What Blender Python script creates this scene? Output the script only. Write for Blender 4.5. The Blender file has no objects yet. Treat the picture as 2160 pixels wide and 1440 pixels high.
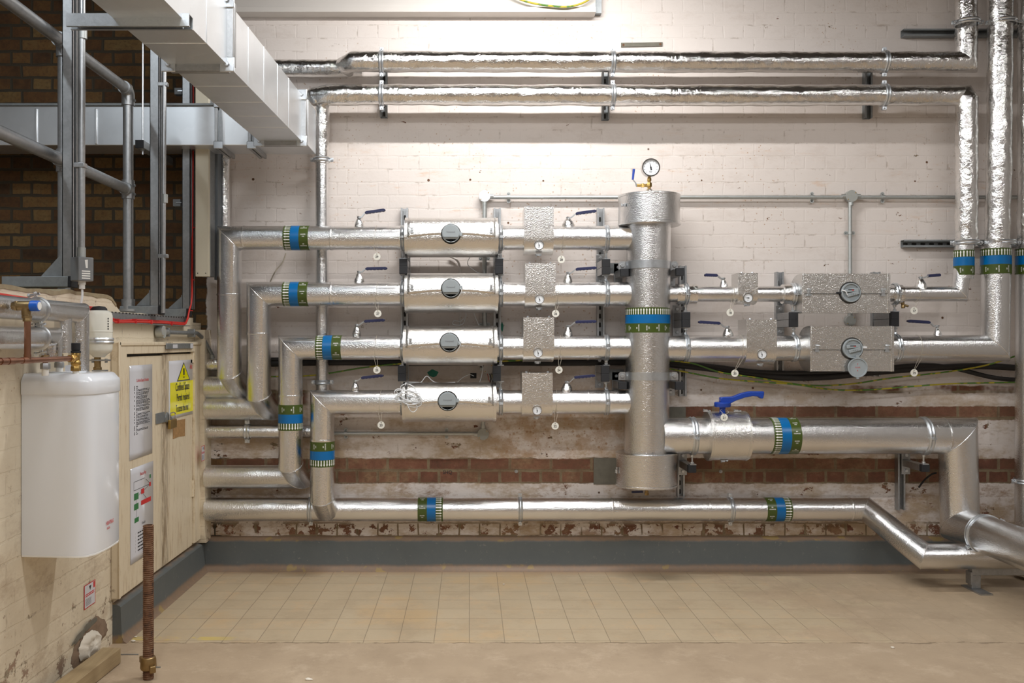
import bpy, math, random
from mathutils import Vector, Matrix, noise
random.seed(7)
PI = math.pi
SC = bpy.context.scene
COL = SC.collection
# ---- camera model: pixels of the 2160x1440 photograph <-> metres
F = 1887.0; CX = 990.0; CY = 722.0; H = 1.29
def P(px, py, Y): return Vector(((px-CX)/F*Y, Y, H-(py-CY)/F*Y))
def PL(px, py, X):
    Y = X*F/(px-CX); return Vector((X, Y, H-(py-CY)/F*Y))
def XX(px, Y): return (px-CX)/F*Y
def ZZ(py, Y): return H-(py-CY)/F*Y
cam = bpy.data.cameras.new('camera'); camo = bpy.data.objects.new('camera', cam); COL.objects.link(camo)
camo.location = (0, 0, H); camo.rotation_euler = (PI/2, 0, 0)
cam.sensor_width = 36; cam.lens = 36*F/2160; cam.shift_x = (1080-CX)/2160; cam.shift_y = (CY-720)/2160
cam.clip_start = .05; SC.camera = camo
# ---- view, world, lights
SC.view_settings.view_transform = 'Standard'; SC.view_settings.look = 'None'
SC.view_settings.gamma = 1; SC.view_settings.use_curve_mapping = False
SC.view_settings.exposure = 0.0
wd = bpy.data.worlds.new('world'); SC.world = wd; wd.use_nodes = True
wd.node_tree.nodes['Background'].inputs[0].default_value = (.9, .93, 1, 1)
wd.node_tree.nodes['Background'].inputs[1].default_value = .05
def lamp(name, x, y, z, sx, sy, power, col=(1, .955, .9), rot=(0, 0, 0)):
    l = bpy.data.lights.new(name, 'AREA'); l.shape = 'RECTANGLE'; l.size = sx; l.size_y = sy
    l.energy = power; l.color = col
    o = bpy.data.objects.new(name, l); COL.objects.link(o); o.location = (x, y, z); o.rotation_euler = rot
    return o
lamp('strip_light_over_pipes', .35, 3.98, 3.42, 1.5, .05, 48, (1, .985, .965), rot=(math.radians(18), 0, 0))
lamp('strip_light_mid', 1.0, 2.0, 3.5, 4.4, .08, 68, (1, .985, .97))
lamp('strip_light_right', 3.3, 1.4, 3.4, .09, 3.2, 20, (1, .985, .97))
lamp('strip_light_left', -2.3, 1.8, 3.75, .09, 1.8, 26, (.86, .94, 1))
lamp('fill_light_near_left', -.7, .9, 3.5, .08, 1.6, 34, (.93, .97, 1))  # added fill, no known fitting: brightens the heater and left side
lamp('fill_light_rear', -.2, -.8, 3.5, 3.6, .10, 76, (1, .99, .985))  # added fill light behind the camera, lifts the whole room
cyc = SC.cycles; cyc.max_bounces = 6; cyc.diffuse_bounces = 3; cyc.glossy_bounces = 3; cyc.transmission_bounces = 0; cyc.transparent_max_bounces = 2; cyc.caustics_reflective = True

# ---- node helpers
class NT:
    def __init__(s, name):
        s.m = bpy.data.materials.new(name); s.m.use_nodes = True; s.t = s.m.node_tree
        s.b = s.t.nodes['Principled BSDF']
    def n(s, typ, props=None, **ins):
        nd = s.t.nodes.new('ShaderNode'+typ)
        for k, v in (props or {}).items(): setattr(nd, k, v)
        for k, v in ins.items():
            key = int(k[1:]) if k[0] == '_' else k.replace('__', ' ')
            s.set(nd.inputs[key], v)
        return nd
    def set(s, sock, v):
        if isinstance(v, bpy.types.NodeSocket): s.t.links.new(v, sock)
        elif isinstance(v, bpy.types.Node): s.t.links.new(v.outputs[0], sock)
        else:
            if sock.type == 'RGBA' and len(v) == 3: v = (*v, 1)
            sock.default_value = v
    def math(s, op, a, b=0.0, c=0.0, clamp=False):
        nd = s.n('Math', {'operation': op, 'use_clamp': clamp}, _0=a, _1=b, _2=c); return nd.outputs[0]
    def mix(s, f, a, b):
        nd = s.n('Mix', {'data_type': 'RGBA'}); s.set(nd.inputs[0], f); s.set(nd.inputs[6], a); s.set(nd.inputs[7], b); return nd.outputs[2]
    def noise(s, vec, scale, detail=4, rough=.5, dist=0):
        return s.n('TexNoise', None, Vector=vec, Scale=scale, Detail=detail, Roughness=rough, Distortion=dist).outputs[0]
    def step(s, v, a, b):
        return s.n('MapRange', {'clamp': True, 'interpolation_type': 'SMOOTHSTEP'}, _0=v, _1=a, _2=b).outputs[0]
    def ramp(s, v, stops):
        nd = s.n('ValToRGB', None, _0=v); cr = nd.color_ramp
        while len(cr.elements) < len(stops): cr.elements.new(.5)
        for e, (p, c) in zip(cr.elements, stops): e.position = p; e.color = (*c, 1)
        return nd.outputs[0]
    def bump(s, h, strength, dist, normal=None):
        nd = s.n('Bump', None, Height=h, Strength=strength, Distance=dist)
        if normal is not None: s.set(nd.inputs['Normal'], normal)
        return nd.outputs[0]
    def fin(s, color=None, rough=None, metal=None, normal=None, **kw):
        if color is not None: s.set(s.b.inputs['Base Color'], color)
        if rough is not None: s.set(s.b.inputs['Roughness'], rough)
        if metal is not None: s.set(s.b.inputs['Metallic'], metal)
        if normal is not None: s.set(s.b.inputs['Normal'], normal)
        for k, v in kw.items(): s.set(s.b.inputs[k.replace('__', ' ')], v)
        return s.m
def obj_co(t): return t.n('TexCoord').outputs['Object']
def simple(name, col, rough=.5, metal=0.0, var=.12, scale=30, bump=0.0, bscale=200, **kw):
    t = NT(name); co = obj_co(t)
    nz = t.noise(co, scale, 3)
    c = t.mix(nz, tuple(x*(1-var) for x in col), tuple(min(1, x*(1+var)) for x in col))
    nrm = t.bump(t.noise(co, bscale, 2), bump, .002) if bump else None
    return t.fin(c, rough, metal, nrm, **kw)
M = {}
# embossed aluminium cladding
def mk_stucco(name, scale, dist, rough, base=(.80, .80, .80)):
    t = NT(name); co = obj_co(t)
    v = t.n('TexVoronoi', {'feature': 'SMOOTH_F1'}, Vector=co, Scale=scale).outputs[0]
    n2 = t.noise(co, 9, 3)
    h = t.math('ADD', v, t.math('MULTIPLY', n2, .6))
    g2 = t.noise(co, scale*.42, 2, .6)
    nrm = t.bump(v, 1.0, dist)
    nrm = t.bump(g2, .55, .0022, nrm)
    nrm = t.bump(n2, .10, .01, nrm)
    smear = t.step(t.noise(co, 5, 5, .6), .45, .7)
    r = t.math('ADD', rough, t.math('MULTIPLY', smear, .04))
    c = t.mix(smear, base, tuple(x*.93 for x in base))
    return t.fin(c, r, 1.0, nrm)
M['stucco'] = mk_stucco('embossed_aluminium', 320, .0008, .20)
M['stucco_box'] = mk_stucco('embossed_aluminium_sheet', 290, .0010, .24, (.80, .79, .77))
def mk_crinkle():
    t = NT('crinkled_foil'); co = obj_co(t)
    a = t.noise(co, 18, 5, .62, .4)
    b = t.n('TexVoronoi', {'feature': 'DISTANCE_TO_EDGE'}, Vector=t.n('Mapping', None, Vector=co, Scale=(1, 1, 1)).outputs[0], Scale=34).outputs[0]
    w = t.noise(co, 90, 2, .5, 1.5)
    nrm = t.bump(a, .42, .016)
    nrm = t.bump(t.math('MINIMUM', b, .06), .3, .02, nrm)
    nrm = t.bump(w, .3, .002, nrm)
    return t.fin((.84, .83, .815), .13, 1.0, nrm)
M['crinkle'] = mk_crinkle()
def mk_galv(name, col, rough, var=.18, scale=22):
    t = NT(name); co = obj_co(t)
    v = t.n('TexVoronoi', None, Vector=co, Scale=scale*4).outputs[1]
    s = t.n('SeparateColor', None, _0=v).outputs[0]
    nz = t.noise(co, scale, 5, .6)
    f = t.math('ADD', t.math('MULTIPLY', s, .35), t.math('MULTIPLY', nz, .65))
    c = t.mix(f, tuple(x*(1-var) for x in col), tuple(min(1, x*(1+var)) for x in col))
    r = t.math('ADD', rough, t.math('MULTIPLY', nz, .15))
    return t.fin(c, r, .9, t.bump(nz, .06, .01))
M['galv'] = mk_galv('galvanised_steel', (.43, .44, .45), .33)
M['galv_duct'] = mk_galv('duct_sheet_steel', (.82, .85, .88), .30, .05, 4)
M['galv_dull'] = mk_galv('dull_galvanised', (.33, .35, .36), .5)
M['zinc'] = mk_galv('zinc_plated', (.62, .65, .68), .24, .1, 60)
M['conduit'] = mk_galv('conduit_steel', (.50, .52, .51), .42, .1)
M['black'] = simple('black_plastic', (.014, .015, .018), .7)
M['rubber'] = simple('black_cable_sheath', (.018, .016, .015), .6, bump=.3, bscale=60)
M['navy'] = simple('navy_grip', (.018, .022, .075), .42)
M['blue'] = simple('blue_paint', (.012, .055, .36), .3)
M['bluecap'] = simple('blue_plastic_cap', (.01, .12, .6), .35)
M['band_blue'] = simple('band_blue', (.0, .13, .37), .28, var=.05)
M['band_green'] = simple('band_green', (.055, .085, .012), .3, var=.06)
M['white'] = simple('white_print', (.85, .85, .82), .5, var=.02)
M['ink'] = simple('black_ink', (.02, .02, .025), .6)
M['redink'] = simple('red_ink', (.6, .03, .03), .6)
M['greenink'] = simple('green_ink', (.03, .2, .06), .5)
M['paper'] = simple('laminated_paper', (.66, .67, .72), .12, var=.03, scale=4)
M['yellow'] = simple('sign_yellow', (.85, .8, .0), .15, var=.03)
M['meter'] = simple('grey_meter_plastic', (.33, .37, .39), .38, var=.04)
M['meterdark'] = simple('dark_opening', (.03, .028, .025), .7)
M['face'] = simple('gauge_face', (.8, .83, .86), .25, var=.02)
M['chrome'] = simple('polished_steel', (.75, .74, .72), .14, 1.0, var=.04)
M['brass'] = simple('brass', (.55, .36, .12), .3, 1.0, var=.2, scale=60)
M['oldbrass'] = simple('old_brass', (.33, .23, .11), .42, 1.0, var=.25, scale=60)
M['copper'] = simple('copper', (.33, .17, .11), .38, 1.0, var=.4, scale=18)
M['heater'] = simple('white_enamel', (.84, .88, .94), .16, var=.015, scale=3, Coat__Weight=.3)
M['vessel'] = simple('cream_enamel', (.78, .77, .69), .22, var=.02)
M['red'] = simple('red_cable', (.62, .035, .025), .4)
M['whitecable'] = simple('white_cable', (.78, .8, .82), .35, var=.03)
M['tag'] = simple('tag_plastic', (.78, .77, .70), .4, var=.04)
M['string'] = simple('tag_string', (.45, .4, .32), .8)
M['greybox'] = simple('grey_box_plastic', (.2, .21, .22), .45)
M['lidgrey'] = simple('conduit_box_lid', (.36, .37, .35), .5, var=.1, scale=80)
M['lidwhite'] = simple('painted_conduit_lid', (.72, .73, .74), .4, var=.03)
M['beige'] = simple('cream_trunking', (.60, .55, .43), .5, var=.05, scale=8)
M['zincbox'] = simple('dark_trunking_side', (.12, .14, .16), .45)
M['padbrass'] = simple('padlock_brass', (.45, .3, .1), .35, .9)
def mk_gy():
    t = NT('earth_cable'); co = obj_co(t)
    f = t.step(t.noise(co, 14, 2), .47, .53)
    return t.fin(t.mix(f, (.09, .22, .03), (.50, .42, .03)), .45)
M['earth'] = mk_gy()
def mk_rust():
    t = NT('rusty_thread'); co = obj_co(t)
    c = t.ramp(t.noise(co, 40, 6, .65), [(.3, (.05, .03, .022)), (.5, (.17, .08, .04)), (.7, (.25, .16, .10))])
    return t.fin(c, .75, .3, t.bump(t.noise(co, 200, 3), .4, .002))
M['rust'] = mk_rust()
def mk_wood(name, a, b):
    t = NT(name); co = obj_co(t)
    mp = t.n('Mapping', None, Vector=co, Scale=(30, 1.5, 30)).outputs[0]
    c = t.mix(t.noise(mp, 2.5, 5, .6, .6), a, b)
    return t.fin(c, .7, 0, t.bump(t.noise(mp, 4, 3), .15, .004))
M['timber'] = mk_wood('sawn_timber', (.27, .19, .10), (.45, .34, .19))
def mk_doorpaint():
    t = NT('old_cream_paint'); co = obj_co(t)
    mp = t.n('Mapping', None, Vector=co, Scale=(1, 9, 1.1)).outputs[0]
    d = t.step(t.noise(mp, 4.5, 8, .78), .50, .70)
    Yc = t.n('SeparateXYZ', None, _0=co).outputs[1]
    ed = t.math('MULTIPLY', t.step(t.math('ABSOLUTE', t.math('SUBTRACT', Yc, .036)), .09, .0), t.step(t.noise(mp, 7, 6, .7), .36, .58))
    c = t.mix(d, (.74, .64, .475), (.48, .35, .21))
    c = t.mix(t.math('MULTIPLY', ed, .75), c, (.16, .10, .05))
    e = t.step(t.noise(mp, 14, 6, .75), .62, .72)
    c = t.mix(e, c, (.2, .12, .06))
    return t.fin(c, .5, 0, t.bump(t.noise(mp, 6, 6), .2, .006))
M['door'] = mk_doorpaint()
M['residue'] = simple('glue_residue', (.38, .22, .09), .7, var=.5, scale=60)
M['plaster'] = simple('broken_plaster', (.72, .66, .56), .8, var=.12, scale=18, bump=.8, bscale=30)
M['rubble'] = simple('brown_rubble', (.24, .165, .11), .9, var=.4, scale=25, bump=.5, bscale=40)
M['capping'] = simple('tan_mortar', (.33, .27, .17), .9, var=.35, scale=25, bump=.5, bscale=40)
M['cement'] = simple('grey_cement', (.16, .15, .12), .8, var=.3, scale=25, bump=.4)

def mk_brickwall(name, horiz, paint_a, paint_b, region):
    """painted and bare brickwork in world metres; horiz = 0 for x, 1 for y"""
    t = NT(name); co = obj_co(t)
    s = t.n('SeparateXYZ', None, _0=co); X, Y, Z = s.outputs
    h = (X, Y)[horiz]
    wob = t.math('MULTIPLY', t.math('SUBTRACT', t.noise(co, 9, 5, .65), .5), .020)
    wob2 = t.math('MULTIPLY', t.math('SUBTRACT', t.noise(co, 5.3, 3), .5), .02)
    vec = t.n('CombineXYZ', None, _0=t.math('ADD', h, wob2), _1=t.math('ADD', t.math('SUBTRACT', Z, .0385), wob)).outputs[0]
    br = t.n('TexBrick', {'offset': .5, 'squash': .5, 'squash_frequency': 2}, Vector=vec, Color1=(0, 0, 0), Color2=(1, 1, 1), Mortar=(.5, .5, .5),
             Scale=1.0, Mortar__Size=.005, Mortar__Smooth=.4, Bias=0.0, Brick__Width=.232, Row__Height=.0746)
    mort = br.outputs[1]; bc = t.n('SeparateColor', None, _0=br.outputs[0]).outputs[0]
    n1 = t.noise(co, 3.0, 4, .6); n2 = t.noise(co, 14, 5, .68); n3 = t.noise(co, 60, 3, .6)
    # bare brick
    bare = t.ramp(t.math('ADD', t.math('MULTIPLY', bc, .32), t.math('MULTIPLY', n2, .68)),
                  [(.2, (.085, .038, .024)), (.42, (.185, .075, .045)), (.58, (.235, .11, .065)), (.75, (.31, .20, .11))])
    br2 = t.n('TexBrick', {'offset': .5, 'squash': .5, 'squash_frequency': 2}, Vector=vec, Color1=(0, 0, 0), Color2=(1, 1, 1), Mortar=(.5, .5, .5),
              Scale=1.0, Mortar__Size=.011, Mortar__Smooth=.6, Bias=0.0, Brick__Width=.232, Row__Height=.0746)
    mort2 = t.step(t.math('ADD', br2.outputs[1], t.math('MULTIPLY', t.math('SUBTRACT', n2, .5), .8)), .22, .5)
    bare = t.mix(t.math('MULTIPLY', t.step(n3, .5, .75), .5), bare, (.09, .05, .03))
    bare = t.mix(t.math('MULTIPLY', t.step(n2, .60, .72), .6), bare, (.28, .19, .12))
    bare = t.mix(mort2, bare, t.mix(n2, (.19, .14, .08), (.31, .24, .15)))
    dirt = t.step(t.noise(t.n('Mapping', None, Vector=co, Scale=(1, 1, 1.7)).outputs[0], 5, 6, .8), .42, .66)
    bare = t.mix(t.math('MULTIPLY', dirt, .7), bare, (.14, .075, .04))
    if name == 'painted_brick':
        dk = t.ramp(t.math('ADD', t.math('MULTIPLY', bc, .45), t.math('MULTIPLY', n2, .55)), [(.2, (.045, .022, .009)), (.42, (.12, .055, .018)), (.58, (.17, .088, .028)), (.8, (.21, .135, .05))])
        dk = t.mix(t.math('MULTIPLY', t.step(n3, .45, .7), .45), dk, (.06, .035, .016))
        dk = t.mix(mort2, dk, (.062, .048, .03))
        bare = t.mix(t.step(X, -1.40, -1.42), bare, dk)
    # paint
    pc = t.mix(n1, paint_a, paint_b)
    line = t.math('MULTIPLY', mort, t.step(n2, .53, .66))
    pc = t.mix(t.math('MULTIPLY', line, .38), pc, (.24, .17, .12))
    grime = t.step(t.noise(t.n('Mapping', None, Vector=co, Scale=(1, 1, 2)).outputs[0], 3.5, 6, .78), .50, .66)
    lowz = t.step(Z, 1.35, .3)
    pc = t.mix(t.math('MULTIPLY', grime, t.math('ADD', .12, t.math('MULTIPLY', lowz, .72 if horiz == 0 else .22))), pc, (.30, .18, .10))
    sp = t.n('TexVoronoi', None, Vector=co, Scale=38).outputs[0]
    tint = t.step(t.noise(t.n('Mapping', None, Vector=co, Scale=(1, 1, 1.8)).outputs[0], 2.6, 5, .75), .42, .62)
    pc = t.mix(t.math('MULTIPLY', tint, t.math('MULTIPLY', t.step(Z, 1.35, .8), .85 if horiz == 0 else .16)), pc, (.43, .31, .19))
    if name == 'painted_brick':
        org = t.math('MULTIPLY', t.step(t.noise(t.n('Mapping', None, Vector=co, Scale=(1, 1, 5)).outputs[0], 3.2, 6, .8), .56, .72), t.step(t.math('ABSOLUTE', t.math('SUBTRACT', Z, 2.2)), .38, .1))
        pc = t.mix(t.math('MULTIPLY', org, .42), pc, (.62, .34, .15))
    crk = t.math('MULTIPLY', t.step(t.noise(co, 11, 6, .85), .62, .68), .5)
    pc = t.mix(t.math('MULTIPLY', crk, t.step(Z, 1.9 if horiz == 0 else 1.8, .9)), pc, (.25, .15, .085))
    spk = t.math('MULTIPLY', t.step(sp, .17, .09), t.step(t.noise(co, 2.1, 2), .5, .66))
    if name == 'painted_brick': spk = t.math('MAXIMUM', spk, t.math('MULTIPLY', t.step(sp, .22, .12), t.math('MULTIPLY', t.step(t.math('ABSOLUTE', t.math('SUBTRACT', X, .48)), .5, .15), t.step(t.math('ABSOLUTE', t.math('SUBTRACT', Z, 1.4)), .95, .7))))
    if name == 'painted_brick':
        sp2 = t.n('TexVoronoi', None, Vector=co, Scale=21).outputs[0]
        reg = t.math('MULTIPLY', t.step(t.math('ABSOLUTE', t.math('SUBTRACT', X, .55)), .55, .3), t.step(t.math('ABSOLUTE', t.math('SUBTRACT', Z, .82)), .30, .12))
        spk = t.math('MAXIMUM', spk, t.math('MULTIPLY', t.step(sp2, .2, .12), reg))
        pc = t.mix(t.math('MULTIPLY', t.math('MULTIPLY', reg, t.step(n2, .42, .6)), .55), pc, (.44, .27, .14))
    pc = t.mix(t.math('MULTIPLY', spk, .62), pc, (.38, .20, .08))
    hole = t.step(t.n('TexVoronoi', None, Vector=t.n('CombineXYZ', None, _0=h, _1=Z).outputs[0], Scale=2.6).outputs[0], .028, .018)
    pc = t.mix(hole, pc, (.10, .045, .02))
    ex = region(t, X, Y, Z, n1, n2, mort)
    col = t.mix(ex, pc, bare)
    hh = t.math('SUBTRACT', t.math('MULTIPLY', n2, .22), t.math('MULTIPLY', mort, t.math('ADD', .14 if horiz == 0 else .2, t.math('MULTIPLY', ex, .6))))
    hh = t.math('SUBTRACT', hh, t.math('MULTIPLY', ex, .25))
    nrm = t.bump(hh, .7, .006); nrm = t.bump(n3, .25, .002, nrm)
    return t.fin(col, t.math('ADD', .5, t.math('MULTIPLY', ex, .35)), 0, nrm)
def reg_back(t, X, Y, Z, n1, n2, mort):
    nn = t.math('SUBTRACT', t.noise(t.n('CombineXYZ', None, _0=X, _1=Z).outputs[0], 9, 7, .7), .5)
    zz = t.math('ADD', Z, t.math('MULTIPLY', nn, .035))
    def band(lo, hi, soft=.004): return t.math('MULTIPLY', t.step(zz, lo-soft, lo+soft), t.step(zz, hi+soft, hi-soft))
    e = band(.487, .630)
    r = t.step(X, 1.12, 1.2)
    e = t.math('MAXIMUM', e, t.math('MULTIPLY', r, band(.848, .925)))
    e = t.math('MAXIMUM', e, t.math('MULTIPLY', t.math('MULTIPLY', t.step(X, 1.9, 2.2), band(1.0, 1.045)), t.step(n1, .4, .5)))
    # flaking elsewhere low down
    bias = t.math('MULTIPLY', t.step(Z, 1.25, .75), .045)
    fl = t.step(t.math('ADD', t.noise(t.n('CombineXYZ', None, _0=X, _1=t.math('MULTIPLY', Z, 1.6)).outputs[0], 6, 6, .72), bias), .665, .685)
    e = t.math('MAXIMUM', e, fl)
    lowm = t.math('MULTIPLY', t.step(Z, .30, .24), t.math('MAXIMUM', t.math('MULTIPLY', t.step(mort, .2, .5), t.step(n1, .42, .5)), t.step(n2, .53, .57)))
    e = t.math('MAXIMUM', e, lowm)
    e = t.math('MAXIMUM', e, t.math('MULTIPLY', t.step(X, -.9, -.95), t.math('MULTIPLY', band(.93, 1.02), t.step(n1, .42, .5))))
    e = t.math('MAXIMUM', e, t.step(t.math('ADD', X, t.math('MULTIPLY', nn, .05)), -1.49, -1.50))
    return e
def reg_left(t, X, Y, Z, n1, n2, mort):
    nn = t.noise(t.n('CombineXYZ', None, _0=Y, _1=Z).outputs[0], 8, 6, .72)
    bias = t.math('MULTIPLY', t.step(Z, .7, .05), .10)
    return t.math('MULTIPLY', t.step(t.math('ADD', nn, bias), .66, .70), .75)
def reg_none(t, X, Y, Z, n1, n2, mort): return t.step(n1, .9, .95)
M['wall'] = mk_brickwall('painted_brick', 0, (.70, .635, .59), (.77, .705, .665), reg_back)
M['wall_left'] = mk_brickwall('cream_brick', 1, (.72, .635, .485), (.82, .73, .57), reg_left)
M['wall_plain'] = mk_brickwall('plain_grey_brick', 0, (.40, .385, .37), (.48, .46, .44), reg_none)
M['wall_plain_y'] = mk_brickwall('plain_grey_brick_side', 1, (.36, .345, .33), (.42, .40, .38), reg_none)
def mk_floor():
    t = NT('tiled_floor'); co = obj_co(t)
    s = t.n('SeparateXYZ', None, _0=co); X, Y, Z = s.outputs
    n1 = t.noise(co, 1.6, 6, .6); n2 = t.noise(co, 7, 7, .7); n3 = t.noise(co, 45, 5, .7)
    def grid(v, off, T=.1524, w=.0019):
        a = t.math('ADD', t.math('DIVIDE', t.math('SUBTRACT', v, off), T), t.math('MULTIPLY', t.math('SUBTRACT', n2, .5), .035))
        a = t.math('ABSOLUTE', t.math('SUBTRACT', t.math('FRACT', a), .5))
        return t.step(a, .5-w/T*1.3, .5-w/T*.4)
    g = t.math('MAXIMUM', grid(X, 0.0), grid(Y, 3.874))
    ids = t.n('CombineXYZ', None, _0=t.math('FLOOR', t.math('DIVIDE', X, .1524)), _1=t.math('FLOOR', t.math('DIVIDE', t.math('SUBTRACT', Y, 3.874), .1524))).outputs[0]
    wn = t.n('TexWhiteNoise', None, Vector=ids).outputs[0]
    tile = t.mix(t.math('ADD', t.math('MULTIPLY', wn, .22), t.math('ADD', t.math('MULTIPLY', n2, .5), t.math('MULTIPLY', n3, .3))), (.40, .31, .20), (.55, .445, .305))
    tile = t.mix(t.math('MULTIPLY', t.step(n1, .52, .68), .5), tile, (.55, .36, .17))
    tile = t.mix(t.math('MULTIPLY', t.step(n2, .56, .75), .45), tile, (.38, .30, .22))
    st1 = t.step(t.noise(co, 2.3, 7, .75), .47, .64); st2 = t.step(t.noise(co, 5.5, 7, .8), .50, .66)
    tile = t.mix(t.math('MULTIPLY', st1, .45), tile, (.37, .275, .175))
    tile = t.mix(t.math('MULTIPLY', st2, .35), tile, (.60, .40, .22))
    tile = t.mix(t.math('MULTIPLY', t.step(n3, .60, .72), .35), tile, (.24, .18, .12))
    tile = t.mix(t.math('MULTIPLY', g, t.math('ADD', .35, t.math('MULTIPLY', n2, .6))), tile, (.20, .155, .105))
    conc = t.mix(t.math('ADD', t.math('MULTIPLY', n2, .6), t.math('MULTIPLY', n1, .4)), (.32, .235, .155), (.53, .41, .285))
    conc = t.mix(t.math('MULTIPLY', t.step(n3, .58, .75), .35), conc, (.24, .17, .11))
    conc = t.mix(t.math('MULTIPLY', t.step(t.noise(t.n('Mapping', None, Vector=co, Scale=(1, 1, 1)).outputs[0], 5, 8, .8, 1.5), .68, .74), .35), conc, (.60, .50, .40))
    conc = t.mix(t.math('MULTIPLY', st1, .4), conc, (.32, .235, .155))
    conc = t.mix(t.math('MULTIPLY', st2, .3), conc, (.62, .50, .37))
    edge = t.math('ADD', Y, t.math('MULTIPLY', t.math('SUBTRACT', t.noise(co, 6, 5, .6), .5), .08))
    mt = t.step(edge, 3.835, 3.85)
    worn = t.step(t.math('ADD', t.math('MULTIPLY', t.math('SUBTRACT', X, 1.25), .45), t.math('MULTIPLY', t.math('SUBTRACT', t.noise(co, 3.2, 8, .7), .5), 2.2)), .1, .25)
    mt = t.math('MULTIPLY', mt, t.math('SUBTRACT', 1, t.math('MULTIPLY', worn, .75)))
    c = t.mix(mt, conc, tile)
    crack = t.math('MULTIPLY', t.step(t.math('ABSOLUTE', t.math('SUBTRACT', edge, 3.843)), .010, .003), t.step(n2, .42, .55))
    c = t.mix(t.math('MULTIPLY', crack, .6), c, (.13, .09, .05))
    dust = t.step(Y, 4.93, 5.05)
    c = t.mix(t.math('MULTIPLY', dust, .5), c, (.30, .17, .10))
    ye = t.math('MULTIPLY', t.math('MULTIPLY', t.step(X, -.95, -1.15), t.step(t.math('ABSOLUTE', t.math('SUBTRACT', Y, 3.90)), .03, .015)), t.step(n2, .42, .5))
    c = t.mix(t.math('MULTIPLY', ye, .6), c, (.62, .47, .08))
    nrm = t.bump(t.math('SUBTRACT', t.math('MULTIPLY', n2, .6), t.math('MULTIPLY', t.math('MULTIPLY', g, mt), .5)), .35, .005)
    nrm = t.bump(n3, .2, .002, nrm)
    return t.fin(c, t.math('ADD', .42, t.math('MULTIPLY', n2, .3)), 0, nrm)
M['floor'] = mk_floor()
def mk_skirt():
    t = NT('grey_skirting'); co = obj_co(t)
    Z = t.n('SeparateXYZ', None, _0=co).outputs[2]
    n = t.noise(co, 6, 7, .7); n2 = t.noise(co, 40, 5, .7)
    c = t.mix(n, (.085, .10, .105), (.13, .14, .135))
    c = t.mix(t.math('MULTIPLY', t.step(n2, .62, .7), .35), c, (.3, .28, .25))
    zz = t.math('ADD', Z, t.math('MULTIPLY', t.math('SUBTRACT', n, .5), .03))
    du = t.math('MAXIMUM', t.step(zz, .044, .022), t.step(zz, .160, .174))
    c = t.mix(t.math('MULTIPLY', du, t.math('ADD', .35, t.math('MULTIPLY', n2, .8))), c, (.30, .19, .115))
    ye = t.math('MULTIPLY', du, t.step(t.noise(co, 9, 3), .62, .66))
    c = t.mix(t.math('MULTIPLY', ye, .5), c, (.42, .3, .08))
    return t.fin(c, .55, 0, t.bump(n2, .2, .003))
M['skirt'] = mk_skirt()
M['ceiling'] = simple('dark_ceiling', (.085, .08, .075), .8, var=.2, scale=4)
M['beam'] = simple('painted_beam', (.68, .64, .60), .5, var=.05, scale=6)

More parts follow.
